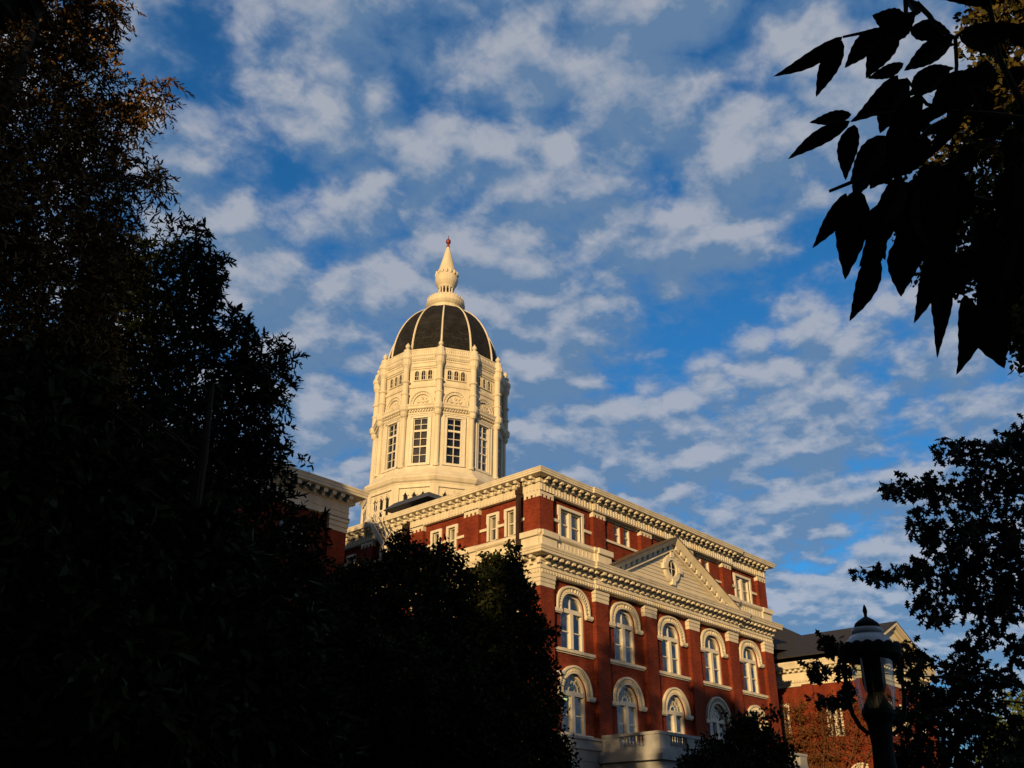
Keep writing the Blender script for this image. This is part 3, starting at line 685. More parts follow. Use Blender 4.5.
# lantern and spire
q_ = MB(); q_.lathe((TX, TY, 0), [(1.50, 46.72), (1.62, 46.923), (1.56, 47.075), (1.56, 47.258), (1.70, 47.401), (1.82, 47.604), (1.82, 47.726), (1.76, 47.786), (1.76, 48.03), (1.72, 48.172), (1.60, 48.315), (1.42, 48.457), (1.2, 48.599), (.75, 48.66)], 32)
for i in range(30):
    a = 2 * math.pi * i / 30; q_.box(frame((TX + 1.72 * math.cos(a), TY + 1.72 * math.sin(a), 0), (-math.sin(a), math.cos(a), 0), (-math.cos(a), -math.sin(a), 0)), -.05, .05, -.03, .05, 48.091, 48.294)
q_.build('lantern_base', M['cream'], tower)
q_ = MB(); q_.lathe((TX, TY, 0), [(.5, 48.599), (.5, 49.72)], 16); q_.build('interior', M['room'], tower)
for i in range(12):
    q_ = MB(); a = 2 * math.pi * (i + .5) / 12; q_.lathe((TX + .64 * math.cos(a), TY + .64 * math.sin(a), 0), [(.10, 48.619), (.075, 48.752), (.07, 49.363), (.12, 49.567), (.16, 49.669)], 7); q_.build('colonnette', M['cream'], tower)
q_ = MB(); q_.lathe((TX, TY, 0), [(.5, 49.516), (.76, 49.567), (.80, 49.744), (.92, 49.96), (1.04, 50.2), (1.10, 50.5), (1.10, 50.68), (1.04, 50.752), (1.04, 50.98), (.95, 51.04), (.90, 51.28), (.15, 54.35), (.10, 54.4)], 24)
for i in range(16):
    a = 2 * math.pi * i / 16; q_.lathe((TX + 1.02 * math.cos(a), TY + 1.02 * math.sin(a), 0), [(.09, 50.92), (.13, 51.1), (.10, 51.301), (.03, 51.363)], 6)
q_.build('spire', M['cream'], tower)
q_ = MB(); q_.lathe((TX, TY, 0), [(.11, 54.36), (.19, 54.42), (.12, 54.55), (.09, 54.7), (.15, 54.76), (.23, 54.92), (.25, 55.05), (.21, 55.2), (.1, 55.3), (.04, 55.4), (.02, 55.75)], 14); q_.build('finial', M['copper'], tower, smooth=True)

# ------------------------------------------------------------------ left pavilion and the low link between
pav = thing('brick_pavilion', 'shadowed brick pavilion with heavy white cornice behind the left trees', 'building', (-14, 18, 0))
PYW = 10.96; PXE = -5.1
FP = frame((PXE, PYW, 0), (-1, 0, 0), (0, 1, 0))           # u runs to the left
pw = MB(); pops = []
for c in (3.6, 8.6, 13.6): pops.append(flat_window(pav, FP, c - .95, c + .95, 17.72, 19.0, mull=True, surround=0))
panel(pw, FP, 0, 22, 0, 20.0, .2, pops)
pw.box(FP, 0, 1.3, 0, .5, 0, 19.0)
pw.box(FP, 0.02, 22, .6, 14, 0, .5); pw.face([FP(0, .2, 0), FP(0, 14, 0), FP(0, 14, 21), FP(0, .2, 21)]); pw.face([FP(22, .2, 0), FP(22, 14, 0), FP(22, 14, 21), FP(22, .2, 21)]); pw.face([FP(0, 14, 0), FP(22, 14, 0), FP(22, 14, 21), FP(0, 14, 21)])
pw.build('wall', M['brick'], pav)
q_ = MB(); q_.box(FP, .3, 21.7, .75, 13.8, .2, 20.9); q_.build('interior', M['room'], pav)
for c in (3.6, 8.6, 13.6): q_ = MB(); q_.box(FP, c - 1.25, c + 1.25, 0.02, .32, 17.55, 17.72); q_.build('sill', M['cream'], pav)
q_ = MB()
for z0, z1, e in ((19.0, 19.25, .03), (19.25, 19.3, .01), (19.3, 19.55, .06), (19.55, 19.6, .03), (19.6, 19.85, .10)): q_.box(FP, -e, 1.3 + e, -e, .4, z0, z1)
q_.build('capital', M['cream'], pav)
q_ = MB(); ppath = [(PXE - 22, PYW), (PXE, PYW), (PXE, PYW + 14)]
q_.sweep(ppath, [(-.4, 19.8), (.10, 19.8), (.10, 19.92), (.04, 19.94), (.04, 20.2), (.08, 20.22), (.08, 20.26), (.03, 20.28), (.03, 20.78), (.12, 20.84), (.12, 21.16), (.72, 21.18), (.78, 21.2), (.78, 21.34), (.82, 21.37), (.82, 21.44), (.88, 21.56), (.88, 21.62), (.3, 21.72), (-.4, 21.76)])
dentils(q_, ppath, .62, .30, .11, .62, 20.94, 21.15); dentils(q_, ppath, .62, .2, .11, .36, 20.82, 20.95)
q_.build('cornice', M['cream'], pav)
q_ = MB(); q_.hull8([(PXE - 21.8, PYW + .2, 21.4), (PXE - .2, PYW + .2, 21.4), (PXE - .2, PYW + 13.8, 21.4), (PXE - 21.8, PYW + 13.8, 21.4), (PXE - 21, PYW + 1, 21.8), (PXE - 1, PYW + 1, 21.8), (PXE - 1, PYW + 13, 21.8), (PXE - 21, PYW + 13, 21.8)]); q_.build('roof', M['roofflat'], pav)
lk = thing('link_wing', 'low brick link with a cream cornice between the hall and left pavilion', 'building', (-2.5, 14, 0))
FL = frame((-5.08, 10.55, 0), (1, 0, 0), (0, 1, 0))
q_ = MB(); q_.box(FL, 0, 5.06, 0, 10, 0, 16); q_.build('wall', M['brick'], lk)
q_ = MB(); q_.sweep([(-5.08, 10.55), (-.03, 10.55)], [(-.4, 15.7), (.05, 15.7), (.05, 16.0), (.02, 16.36), (.1, 16.4), (.1, 16.66), (.6, 16.68), (.63, 16.84), (.72, 17.03), (.2, 17.16), (-.4, 17.16)])
dentils(q_, [(-5.08, 10.55), (-.03, 10.55)], .56, .25, .09, .5, 16.45, 16.655); q_.build('cornice', M['cream'], lk)
q_ = MB(); q_.hull8([FL(.02, .3, 16), FL(5.04, .3, 16), FL(5.04, 9.9, 16), FL(.02, 9.9, 16), FL(.02, .5, 17.2), FL(5.04, .5, 17.2), FL(5.04, 9.9, 18.0), FL(.02, 9.9, 18.0)]); q_.build('roof', M['slate'], lk)

# ------------------------------------------------------------------ right wing
wg = thing('gabled_wing', 'far brick wing with slate roofs and cream gable behind the lamp post', 'building', (42, 6, 0))
GX0, GX1, GY = 36.0, 48.3, -2.4; GC = (GX0 + GX1) / 2; GZ, GA = 16.3, 19.6
FG = frame((GX0, GY, 0), (1, 0, 0), (0, 1, 0)); FS = frame((GX0, GY, 0), (0, 1, 0), (1, 0, 0))
ww = MB(); gops = []; sops = []
for c in (3.0, 6.15, 9.3):
    gops.append(arched_window(wg, FG, c, 5.6, 7.3, .75, .75, 2.0, d=.0, plain_hood=True, sillw=1.2))
panel(ww, FG, 0, 12.3, 0, 9.4, 0, gops)
g2 = [flat_window(wg, FG, c - .55, c + .55, 10.4, 12.8, d=0, surround=.15) for c in (3.0, 6.15, 9.3)]
panel(ww, FG, 0, 12.3, 9.4, 16, 0, g2)
for c in (3.1, 7.6): sops.append(flat_window(wg, FS, c - .5, c + .5, 10.3, 12.9, d=0, surround=.15))
panel(ww, FS, 0, 40, 9.4, 16, 0, sops)
s2 = [arched_window(wg, FS, c, 5.4, 7.1, .75, .75, 2.0, d=.0, plain_hood=True, sillw=1.2) for c in (1.5, 5.2)]
panel(ww, FS, 0, 40, 0, 9.4, 0, s2)
for u in (0, 4.6): ww.box(FS, u, u + .9, -.22, .0, 0, 14.4)
for u in (0.0, 11.4): ww.box(FG, u, u + .9, -.22, .0, 0, 14.4)
ww.box(FG, 12.0, 12.3, .1, 30, 0, 16)
ww.face([(W, 7.5, 0), (36.3, 7.5, 0), (36.3, 7.5, 16.6), (W, 7.5, 16.6)])
ww.build('wall', M['brick_far'], wg)
q_ = MB(); q_.box(FG, .6, 11.7, .6, 30, .2, 15.8); q_.build('interior', M['room'], wg)
q_ = MB(); gp = [(GX0, GY + 30), (GX0, GY), (GX1, GY), (GX1, GY + 30)]
q_.sweep(gp, [(-.1, 14.3), (.08, 14.3), (.08, 14.55), (.14, 14.6), (.05, 14.66), (.05, 15.35), (.14, 15.42), (.14, 15.62), (.55, 15.66), (.60, 15.85), (.7, 16.1), (.7, 16.18), (.1, 16.3), (-.1, 16.3)])
dentils(q_, gp, .5, .2, .1, .45, 15.45, 15.63); dentils(q_, gp, .25, .13, .05, .12, 14.7, 14.85)
q_.build('cornice', M['cream'], wg)
q_ = MB(); q_.face([(GX0 - .3, GY - .05, GZ - .02), (GX1 + .3, GY - .05, GZ - .02), (GC, GY - .05, GA - .1)])
for s_ in (-1, 1):
    e = GC + s_ * 6.9
    for y0, y1, o0, o1 in ((-.62, .05, .0, .22), (-.5, .05, .22, .34), (-.25, .05, .34, .62)):
        q_.hull8([(e, GY + y0, GZ - .12 - o1 + .3), (GC, GY + y0, GA - o1), (GC, GY + y1, GA - o1), (e, GY + y1, GZ - .12 - o1 + .3), (e, GY + y0, GZ - .12 - o0 + .3), (GC, GY + y0, GA - o0), (GC, GY + y1, GA - o0), (e, GY + y1, GZ - .12 - o0 + .3)])
q_.build('gable', M['siding'], wg)
q_ = MB()
for s_ in (-1, 1):
    e = GC + s_ * 6.95
    q_.hull8([(e, GY - .64, GZ + .185), (GC, GY - .64, GA + .005), (GC, GY + 25, GA + .005), (e, GY + 25, GZ + .185), (e, GY - .64, GZ + .27), (GC, GY - .64, GA + .09), (GC, GY + 25, GA + .09), (e, GY + 25, GZ + .27)])
q_.build('roof', M['slate'], wg)
# hipped roof of the main range behind
q_ = MB(); E0 = (W + .05, 6.2, 16.7); 
hp = [(W + .05, 6.6, 16.65), (49.0, 1.2, 16.65), (49.0, 34, 16.65), (W + .05, 34, 16.65), (W + .05, 16, 24.4), (34, 16, 24.4)]
q_ = MB(); base_ = [(W + .05, 7.3, 16.6), (44.6, 3.2, 18.2), (44.6, 34, 16.6), (W + .05, 34, 16.6)]; r0, r1 = (W + .05, 18, 27.0), (36.0, 18, 27.0)
q_.face([base_[0], base_[1], r1, r0]); q_.face([base_[1], base_[2], r1]); q_.face([base_[2], base_[3], r0, r1]); q_.face([base_[0], r0, base_[3]])
q_.build('roof', M['slate'], wg)

# ------------------------------------------------------------------ lamp post
LP = at(852, 604.5, 8.2)
lamp = thing('lamp_post', 'black iron lantern lamp post with pale domed cap at the lower right', 'street lamp', (LP[0], LP[1], 0))
LZ = LP[2]
def lz(z): return LZ - z
q_ = MB(); q_.lathe((LP[0], LP[1], 0), [(.004, lz(0)), (.012, lz(.02)), (.018, lz(.05)), (.012, lz(.08)), (.012, lz(.095)), (.03, lz(.105)), (.06, lz(.125)), (.09, lz(.15)), (.098, lz(.175)), (.085, lz(.19)), (.06, lz(.195))], 20); q_.build('finial', M['black'], lamp, smooth=True)
q_ = MB(); q_.lathe((LP[0], LP[1], 0), [(.08, lz(.186)), (.118, lz(.19)), (.118, lz(.225)), (.105, lz(.232)), (.135, lz(.25)), (.168, lz(.285)), (.188, lz(.335)), (.19, lz(.345))], 28); q_.build('cap', M['capmetal'], lamp, smooth=True)
q_ = MB(); n_ = 160; rr = [.205, .235, .22, .2]; 
pr_ = []
base_n = len(q_.v)
for lvl, (rad, zz_) in enumerate(((.19, .332), (.232, .325), (.236, .345), (.225, .40), (.20, .43))):
    for j in range(n_):
        a = 2 * math.pi * j / n_; dz = .018 * abs(math.cos(a * 9)) - .008 if lvl in (1, 2) else 0
        q_.v.append((LP[0] + rad * math.cos(a), LP[1] + rad * math.sin(a), lz(zz_) + dz))
for i in range(4):
    for j in range(n_): q_.f.append((i * n_ + j, i * n_ + (j + 1) % n_, (i + 1) * n_ + (j + 1) % n_, (i + 1) * n_ + j))
q_.f.append(tuple(4 * n_ + j for j in range(n_))); q_.build('canopy', M['black'], lamp)
q_ = MB(); q_.lathe((LP[0], LP[1], 0), [(.155, lz(.43)), (.15, lz(.55)), (.14, lz(.68)), (.125, lz(.80))], 24, cap=False); q_.build('glass_chimney', M['chimney'], lamp, smooth=True)
q_ = MB(); q_.lathe((LP[0], LP[1], 0), [(.08, lz(.42)), (.085, lz(.45)), (.085, lz(.60)), (.07, lz(.66)), (.05, lz(.68)), (.05, lz(.82))], 16); q_.build('burner', M['black'], lamp)
q_ = MB()
pz = [(.05, lz(.66)), (.085, lz(.74)), (.115, lz(.79)), (.12, lz(.83)), (.09, lz(.9)), (.076, lz(1.05)), (.082, lz(1.2)), (.07, lz(1.35)), (.07, lz(1.9)), (.095, 1.2), (.13, 1.1), (.14, .6), (.2, .5), (.22, .1), (.25, 0)]
q_.lathe((LP[0], LP[1], 0), pz[::-1], 20); q_.build('post', M['black'], lamp)
for s_ in (-1, 1):
    q_ = MB(); P_ = []
    for t, (rr_, z_) in enumerate(((.20, .42), (.215, .55), (.213, .70), (.195, .83), (.15, .92), (.09, .97))):
        P_.append(Vector((LP[0], LP[1], lz(z_))) + Vector(RT) * rr_ * s_)
    q_.tube(P_, .017, 7); q_.build('bracket', M['black'], lamp)
lamp.rotation_euler = Vector((-FW[0], -FW[1], 0)).normalized().to_track_quat('Z', 'Y').to_euler() if False else (0, 0, 0)
ax_ = Vector((FW[0], FW[1], 0)).normalized()
lamp.rotation_euler = Matrix.Rotation(R(1.6), 3, ax_).to_euler()

# ------------------------------------------------------------------ foliage
def leafmesh(name, P, size, material, parent, shape='leaf', droop=.0, normals=None, aspect=.5, jitter=.35, axis=None, curl=.12):
    """P: n x 3 leaf bases. One small bent polygon per leaf, all in one mesh."""
    P = np.asarray(P, float); n = len(P)
    if shape == 'leaf': T = np.array([(0, 0), (.25, .42), (.6, .45), (1, 0), (.6, -.45), (.25, -.42)])
    elif shape == 'needle': T = np.array([(0, -.35), (0, .35), (.6, .45), (1.0, .0), (.6, -.45)])
    elif shape == 'spray':  T = np.array([(0, 0), (.2, .5), (.35, .18), (.55, .55), (.65, .15), (.85, .35), (1, 0), (.85, -.35), (.65, -.15), (.55, -.55), (.35, -.18), (.2, -.5)])
    elif shape == 'oak': T = np.array([(0, -.03), (0, .03), (.16, .14), (.20, .40), (.33, .16), (.45, .62), (.58, .22), (.72, .52), (.80, .16), (1, 0), (.80, -.16), (.72, -.52), (.58, -.22), (.45, -.62), (.33, -.16), (.20, -.40), (.16, -.14)])
    k = len(T)
    if axis is None:
        ax = rng.normal(size=(n, 3)); ax[:, 2] -= droop
    else: ax = np.asarray(axis, float) + rng.normal(size=(n, 3)) * jitter
    ax /= np.linalg.norm(ax, axis=1)[:, None]
    w = rng.normal(size=(n, 3)); w -= (w * ax).sum(1)[:, None] * ax; w /= np.linalg.norm(w, axis=1)[:, None]
    nn = np.cross(ax, w); s = size * (.65 + .7 * rng.random(n))
    V = P[:, None, :] + s[:, None, None] * (T[None, :, 0, None] * ax[:, None, :] + T[None, :, 1, None] * aspect * w[:, None, :] + (-(T[None, :, 0, None] ** 2) * curl * 2 + np.abs(T[None, :, 1, None]) * curl) * nn[:, None, :])
    V = V.reshape(-1, 3)
    me = bpy.data.meshes.new(name); me.vertices.add(n * k); me.vertices.foreach_set('co', V.ravel())
    me.loops.add(n * k); me.loops.foreach_set('vertex_index', np.arange(n * k, dtype=np.int32))
    me.polygons.add(n); me.polygons.foreach_set('loop_start', np.arange(0, n * k, k, dtype=np.int32)); me.polygons.foreach_set('loop_total', np.full(n, k, dtype=np.int32))
    me.materials.append(material); me.update(calc_edges=True); me.validate()
    o = bpy.data.objects.new(name, me); COL.objects.link(o)
    if parent is not None: o.parent = parent; o.matrix_parent_inverse = world_of(parent).inverted()
    return o
def inpoly(x, y, poly):
    c = np.zeros(len(x), bool); n = len(poly); j = n - 1
    for i in range(n):
        xi, yi = poly[i]; xj, yj = poly[j]
        m_ = ((yi > y) != (yj > y)) & (x < (xj - xi) * (y - yi) / (yj - yi + 1e-9) + xi); c ^= m_; j = i
    return c
def edge_dist(x, y, poly):
    d = np.full(len(x), 1e9)
    for (x0, y0), (x1, y1) in zip(poly, poly[1:] + poly[:1]):
        L2 = (x1 - x0) ** 2 + (y1 - y0) ** 2 + 1e-9; t = np.clip(((x - x0) * (x1 - x0) + (y - y0) * (y1 - y0)) / L2, 0, 1)
        d = np.minimum(d, np.hypot(x - x0 - t * (x1 - x0), y - y0 - t * (y1 - y0)))
    return d
def crown_points(poly, dist, n, thick):
    """points through the volume of a crown whose side view is the outline, deepest in the middle"""
    xs = [p[0] for p in poly]; ys = [p[1] for p in poly]; out = []
    while sum(len(o) for o in out) < n:
        x = rng.uniform(min(xs), max(xs), 4 * n); y = rng.uniform(min(ys), max(ys), 4 * n); k = inpoly(x, y, poly); x, y = x[k], y[k]
        e = edge_dist(x, y, poly); x = x + rng.normal(size=len(x)) * 4.5; y = y + rng.normal(size=len(y)) * 4.5; t = np.minimum(thick, .25 + e * dist / FPX * 1.1)
        d = dist + rng.uniform(-1, 1, len(x)) * t
        D = FW[None] + RT[None] * ((x - 512) / FPX)[:, None] - UP[None] * ((y - 384) / FPX)[:, None]; D /= np.hypot(D[:, 0], D[:, 1])[:, None]
        out.append(CAM[None] + D * d[:, None])
    return np.concatenate(out)[:n]
def around(C, n, r):
    v = rng.normal(size=(len(C), n, 3)); v *= (r * rng.random((len(C), n, 1)) ** .5) / np.linalg.norm(v, axis=2)[:, :, None]
    return (C[:, None, :] + v).reshape(-1, 3)
def limbs(parent, base, C, k, r0, top, name='trunk', m_='bark', zmin=1.5, twist=.3):
    """a tapered trunk and limbs that reach k of the foliage clumps"""
    mb = MB(); base = np.asarray(base, float); H = top
    tr = [base + np.array([math.sin(t * 3.1) * twist * t, math.cos(t * 2.3) * twist * t - twist * t, 0]) + np.array([0, 0, (H - base[2]) * t]) for t in np.linspace(0, 1, 9)]
    mb.tube(tr, [r0 * (1.25 if i == 0 else 1) * (1 - .9 * i / 8) for i in range(9)], 9)
    idx = rng.choice(len(C), min(k, len(C)), replace=False)
    for i in idx:
        c = C[i]; dh = math.hypot(c[0] - base[0], c[1] - base[1]); zt = min(H * .93, max(zmin, c[2] - dh * .55)); t = (zt - base[2]) / (H - base[2])
        s0 = base + np.array([math.sin(t * 3.1) * twist * t, math.cos(t * 2.3) * twist * t - twist * t, 0]) + np.array([0, 0, (H - base[2]) * t])
        mid = (s0 + c) / 2 + np.array([*rng.normal(size=2) * .15 * dh * .3, .10 * dh]); r = r0 * (1 - .85 * t) * .38
        q1 = (s0 * .6 + mid * .4 + rng.normal(size=3) * .03 * dh); q3 = (c * .55 + mid * .45 + rng.normal(size=3) * .03 * dh)
        mb.tube([s0, q1, mid, q3, c], [r, r * .8, r * .6, r * .4, max(.008, r * .15)], 5, cap=False)
    return mb.build(name, M[m_], parent)

LM = {
 'cyp': leaf_mat('russet_cypress_foliage', (.060, .036, .013), (.17, .095, .032), .5),
 'cyp2': leaf_mat('green_cypress_foliage', (.030, .034, .012), (.085, .070, .024), .5),
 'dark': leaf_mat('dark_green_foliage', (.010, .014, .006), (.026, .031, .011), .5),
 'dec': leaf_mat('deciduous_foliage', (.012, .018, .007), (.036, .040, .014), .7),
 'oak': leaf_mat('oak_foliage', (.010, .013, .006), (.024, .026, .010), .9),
 'gold': leaf_mat('yellow_green_foliage', (.045, .044, .014), (.115, .085, .022), .8),
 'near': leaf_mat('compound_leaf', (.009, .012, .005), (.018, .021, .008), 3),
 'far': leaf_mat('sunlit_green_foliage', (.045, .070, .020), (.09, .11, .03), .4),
 'rust': leaf_mat('rust_leaves', (.10, .04, .015), (.20, .08, .025), .8),
}
def tree(name, label, poly, dist, n, per, rad, leaf, m_, thick, trunk_px, r0, shape='leaf', cat='tree', aspect=.5, droop=.2, nlimb=40, tdist=None, group=None, top=None, twist=.3, clump_axis=False, zmin=1.5, fr_n=0):
    C = crown_points(poly, dist, n, thick)
    b = at(trunk_px[0], trunk_px[1], tdist or dist); base = (b[0], b[1], 0.0)
    t = thing(name, label, cat, base, group)
    H = top or (C[:, 2].max() - .3)
    limbs(t, base, C, nlimb, r0, H, twist=twist, zmin=zmin)
    if shape == 'frond':                                  # feathery twigs with short leaflets down both sides
        n_ = len(C); ta = rng.normal(size=(n_, per, 3)); ta /= np.linalg.norm(ta, axis=2)[:, :, None]; ta[:, :, 2] -= droop
        s_ = np.linspace(.15, 1.0, fr_n)[None, None, :, None]
        P = C[:, None, None, :] + ta[:, :, None, :] * s_ * rad * 1.35 - np.array([0, 0, 1.0]) * (s_ ** 2) * rad * .3
        sg = rng.normal(size=P.shape) * .55
        axx = (ta[:, :, None, :] * .8 + sg).reshape(-1, 3)
        leafmesh('crown', P.reshape(-1, 3), leaf * .62, LM[m_], t, 'needle', aspect=aspect, axis=axx, jitter=.1)
        return t
    P = around(C, per, rad)
    ax = None
    if clump_axis:
        ax = np.repeat(C, per, axis=0) * 0 + (P - np.repeat(C, per, axis=0)); ax /= np.linalg.norm(ax, axis=1)[:, None] + 1e-6; ax[:, 2] -= droop
    leafmesh('crown', P, leaf, LM[m_], t, shape, droop, aspect=aspect, axis=ax)
    return t
# left: a tall cypress whose top catches the sun, and a darker evergreen before the pavilion
cyp_poly = [(-230, -240), (-215, -440), (260, -440), (190, -260), (110, -150), (96, -70), (98, -30), (124, 8), (104, 40), (118, 60), (98, 80), (118, 95), (150, 78), (168, 88), (166, 106), (142, 112), (130, 122), (118, 135), (132, 148), (158, 165), (166, 178), (176, 190), (166, 198), (140, 184), (138, 205), (128, 225), (118, 260), (110, 420), (60, 560), (-40, 700), (-200, 700), (-260, 300)]
tree('bald_cypress', 'tall feathery cypress at the upper left with its russet top in sunlight', cyp_poly, 12.0, 5600, 6, .27, .135, 'cyp', 3.4, (-120, 420), .24, 'frond', aspect=.30, droop=.35, nlimb=60, fr_n=12, top=17.0)
ev_poly = [(90, 262), (112, 246), (128, 236), (148, 246), (160, 232), (172, 236), (180, 226), (192, 228), (204, 222), (208, 240), (216, 262), (212, 276), (222, 274), (216, 292), (214, 318), (230, 322), (236, 310), (243, 328), (258, 336), (270, 346), (276, 334), (282, 348), (303, 346), (298, 354), (280, 362), (278, 374), (286, 382), (284, 392), (306, 393), (300, 402), (286, 406), (284, 424), (270, 436), (262, 444), (280, 450), (298, 452), (290, 462), (276, 472), (282, 486), (300, 492), (296, 508), (312, 520), (318, 545), (308, 570), (322, 600), (330, 800), (40, 800), (30, 420)]
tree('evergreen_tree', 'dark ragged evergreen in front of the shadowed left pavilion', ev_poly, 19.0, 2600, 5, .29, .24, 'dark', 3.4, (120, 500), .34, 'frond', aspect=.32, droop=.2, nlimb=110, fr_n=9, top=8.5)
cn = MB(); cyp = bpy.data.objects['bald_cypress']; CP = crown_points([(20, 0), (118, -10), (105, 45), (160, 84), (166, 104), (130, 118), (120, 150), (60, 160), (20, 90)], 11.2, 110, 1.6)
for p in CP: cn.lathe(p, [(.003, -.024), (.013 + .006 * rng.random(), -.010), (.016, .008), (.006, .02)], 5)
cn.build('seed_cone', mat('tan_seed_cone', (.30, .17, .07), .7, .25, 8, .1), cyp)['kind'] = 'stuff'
# a further mass that fills the lower left corner
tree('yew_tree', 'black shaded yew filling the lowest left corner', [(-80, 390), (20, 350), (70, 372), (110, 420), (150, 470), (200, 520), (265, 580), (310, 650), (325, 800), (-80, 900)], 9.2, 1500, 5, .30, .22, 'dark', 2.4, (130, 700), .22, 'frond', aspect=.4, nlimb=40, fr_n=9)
# centre tree in front of the hall's left side
ct_poly = [(300, 640), (318, 588), (326, 566), (340, 560), (352, 572), (366, 556), (384, 566), (392, 546), (404, 538), (412, 548), (424, 545), (434, 556), (446, 552), (452, 566), (462, 560), (476, 572), (484, 566), (497, 560), (508, 556), (516, 548), (520, 560), (518, 580), (524, 590), (536, 600), (530, 612), (545, 622), (552, 634), (543, 648), (552, 668), (546, 690), (560, 705), (552, 724), (566, 745), (560, 800), (290, 800)]
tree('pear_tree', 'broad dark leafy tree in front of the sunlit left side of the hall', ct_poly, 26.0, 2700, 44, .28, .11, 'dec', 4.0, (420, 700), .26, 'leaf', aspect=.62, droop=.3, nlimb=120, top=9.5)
# shrub-like small tree below the balcony
tree('dogwood_tree', 'small dark tree at the bottom in front of the balcony and lower windows', [(672, 800), (680, 762), (694, 750), (700, 756), (712, 740), (720, 744), (728, 724), (738, 712), (750, 718), (758, 730), (772, 716), (778, 724), (774, 738), (786, 748), (790, 770), (800, 800)], 30.0, 440, 30, .26, .12, 'dec', 2.2, (738, 790), .10, 'leaf', aspect=.6, nlimb=60, zmin=.6)
# right edge: tall tree with yellowing leaves
gold_poly = [(1130, -60), (1010, -40), (985, 10), (955, 25), (968, 45), (985, 60), (975, 78), (955, 95), (965, 112), (940, 135), (930, 150), (945, 165), (920, 168), (906, 190), (918, 210), (910, 225), (922, 240), (940, 250), (912, 268), (930, 285), (960, 280), (985, 290), (1000, 310), (1016, 330), (1010, 350), (1020, 360), (1130, 380)]
tree('elm_tree', 'tall tree with yellowing small leaves along the upper right edge', gold_poly, 17.0, 1100, 30, .34, .14, 'gold', 2.0, (1160, 300), .22, 'leaf', aspect=.6, nlimb=70)
# far sunlit tree low at the right edge
tree('maple_tree', 'sunlit green tree low at the right edge beyond the far wing', [(985, 800), (992, 740), (1000, 712), (1015, 705), (1030, 700), (1090, 690), (1120, 800)], 95.0, 260, 40, 1.3, .45, 'far', 4.0, (1030, 790), .3, 'leaf', aspect=.7, nlimb=30)

# oak on the right: leafy sprays on long limbs
oak_cl = [(948, 452, 18, 13), (905, 489, 22, 10), (888, 490, 9, 5), (930, 486, 22, 12), (975, 452, 20, 12), (1005, 448, 18, 10), (1030, 440, 25, 20), (1020, 470, 26, 22), (990, 478, 30, 16), (952, 500, 30, 14), (1000, 505, 34, 26), (918, 522, 12, 16), (930, 540, 10, 8), (955, 530, 30, 16), (985, 545, 40, 24), (868, 574, 13, 6), (888, 577, 17, 9), (912, 575, 20, 10), (940, 570, 32, 18), (985, 585, 42, 24), (1022, 570, 26, 40), (920, 602, 14, 8), (950, 605, 30, 14), (935, 620, 10, 7), (1000, 612, 22, 14), (985, 634, 18, 12), (968, 650, 14, 12),
          (1018, 648, 11, 16), (958, 668, 18, 14), (985, 676, 30, 14), (1010, 682, 12, 8), (950, 690, 26, 16), (972, 705, 34, 22), (930, 700, 18, 18), (912, 690, 10, 10), (905, 715, 16, 14), (935, 730, 30, 22), (975, 740, 36, 28), (900, 755, 20, 14), (930, 765, 40, 18), (1016, 740, 14, 24), (1010, 770, 24, 14),
          (812, 668, 9, 7), (820, 674, 12, 6), (838, 655, 12, 9), (830, 645, 14, 6), (843, 668, 9, 10), (820, 700, 11, 6), (836, 702, 13, 8), (848, 692, 8, 6), (905, 650, 13, 9), (922, 660, 11, 8), (915, 672, 8, 6), (898, 662, 8, 12)]
OD = 11.0
ob = at(1150, 560, 10.0)
oak = thing('oak_tree', 'dark oak with lobed leaves behind the lamp post at the right edge', 'tree', (ob[0], ob[1], 0))
OP = []; OC = []
for (x, y, rx, ry) in oak_cl:
    nn_ = int(15 + rx * ry * .30); d0 = OD + rng.uniform(-1.3, 1.3)
    OC.append(at(x, y, d0))
    for i in range(nn_):
        a = rng.random() * 2 * math.pi; r_ = rng.random() ** .5
        OP.append(at(x + rx * r_ * math.cos(a), y + ry * r_ * math.sin(a) - 2, d0 + rng.uniform(-.35, .35)))
limbs(oak, (ob[0], ob[1], 0), np.array(OC), 14, .06, 8.6, twist=.2, zmin=2.2)
leafmesh('crown', OP, .102, LM['oak'], oak, 'oak', droop=.9, aspect=.62)

# leafless vine-like sapling against the far wing
vb = on(812, 800, 0, 35.4); vine = thing('bare_sapling', 'thin rust brown sapling with bare twigs against the far wing wall', 'tree', (vb[0], vb[1], 0))
q_ = MB(); tw = MB(); VP = []
for s_ in range(17):
    p = np.array([vb[0] - rng.random() * .5, vb[1] + rng.uniform(-3.6, 1.8), 0.0]); d_ = np.array([0, rng.normal() * .12, 1.0]); P_ = [p]
    for i in range(13):
        d_ = d_ + np.array([rng.normal() * .05, rng.normal() * .13, 0]); p = p + d_ * .95; p[0] = min(p[0], 35.6); P_.append(p.copy())
        if i > 2:
            for t in range(3):
                e = p + np.array([-rng.random() * .6, rng.normal() * 1.3, rng.random() * .9]); e[0] = min(e[0], 35.6); m2 = (p + e) / 2 + np.array([0, 0, .2]); tw.tube([p, m2, e], [.022, .016, .006], 4, cap=False)
                for z in range(16): VP.append(p + (e - p) * rng.random() + rng.normal(size=3) * .22)
    q_.tube(P_, [.07 * (1 - .9 * i / 13) + .01 for i in range(14)], 5)
q_.build('trunk', M['twig'], vine); tw.build('twig', M['twig'], vine)
leafmesh('crown', VP, .17, LM['rust'], vine, 'leaf', aspect=.55)

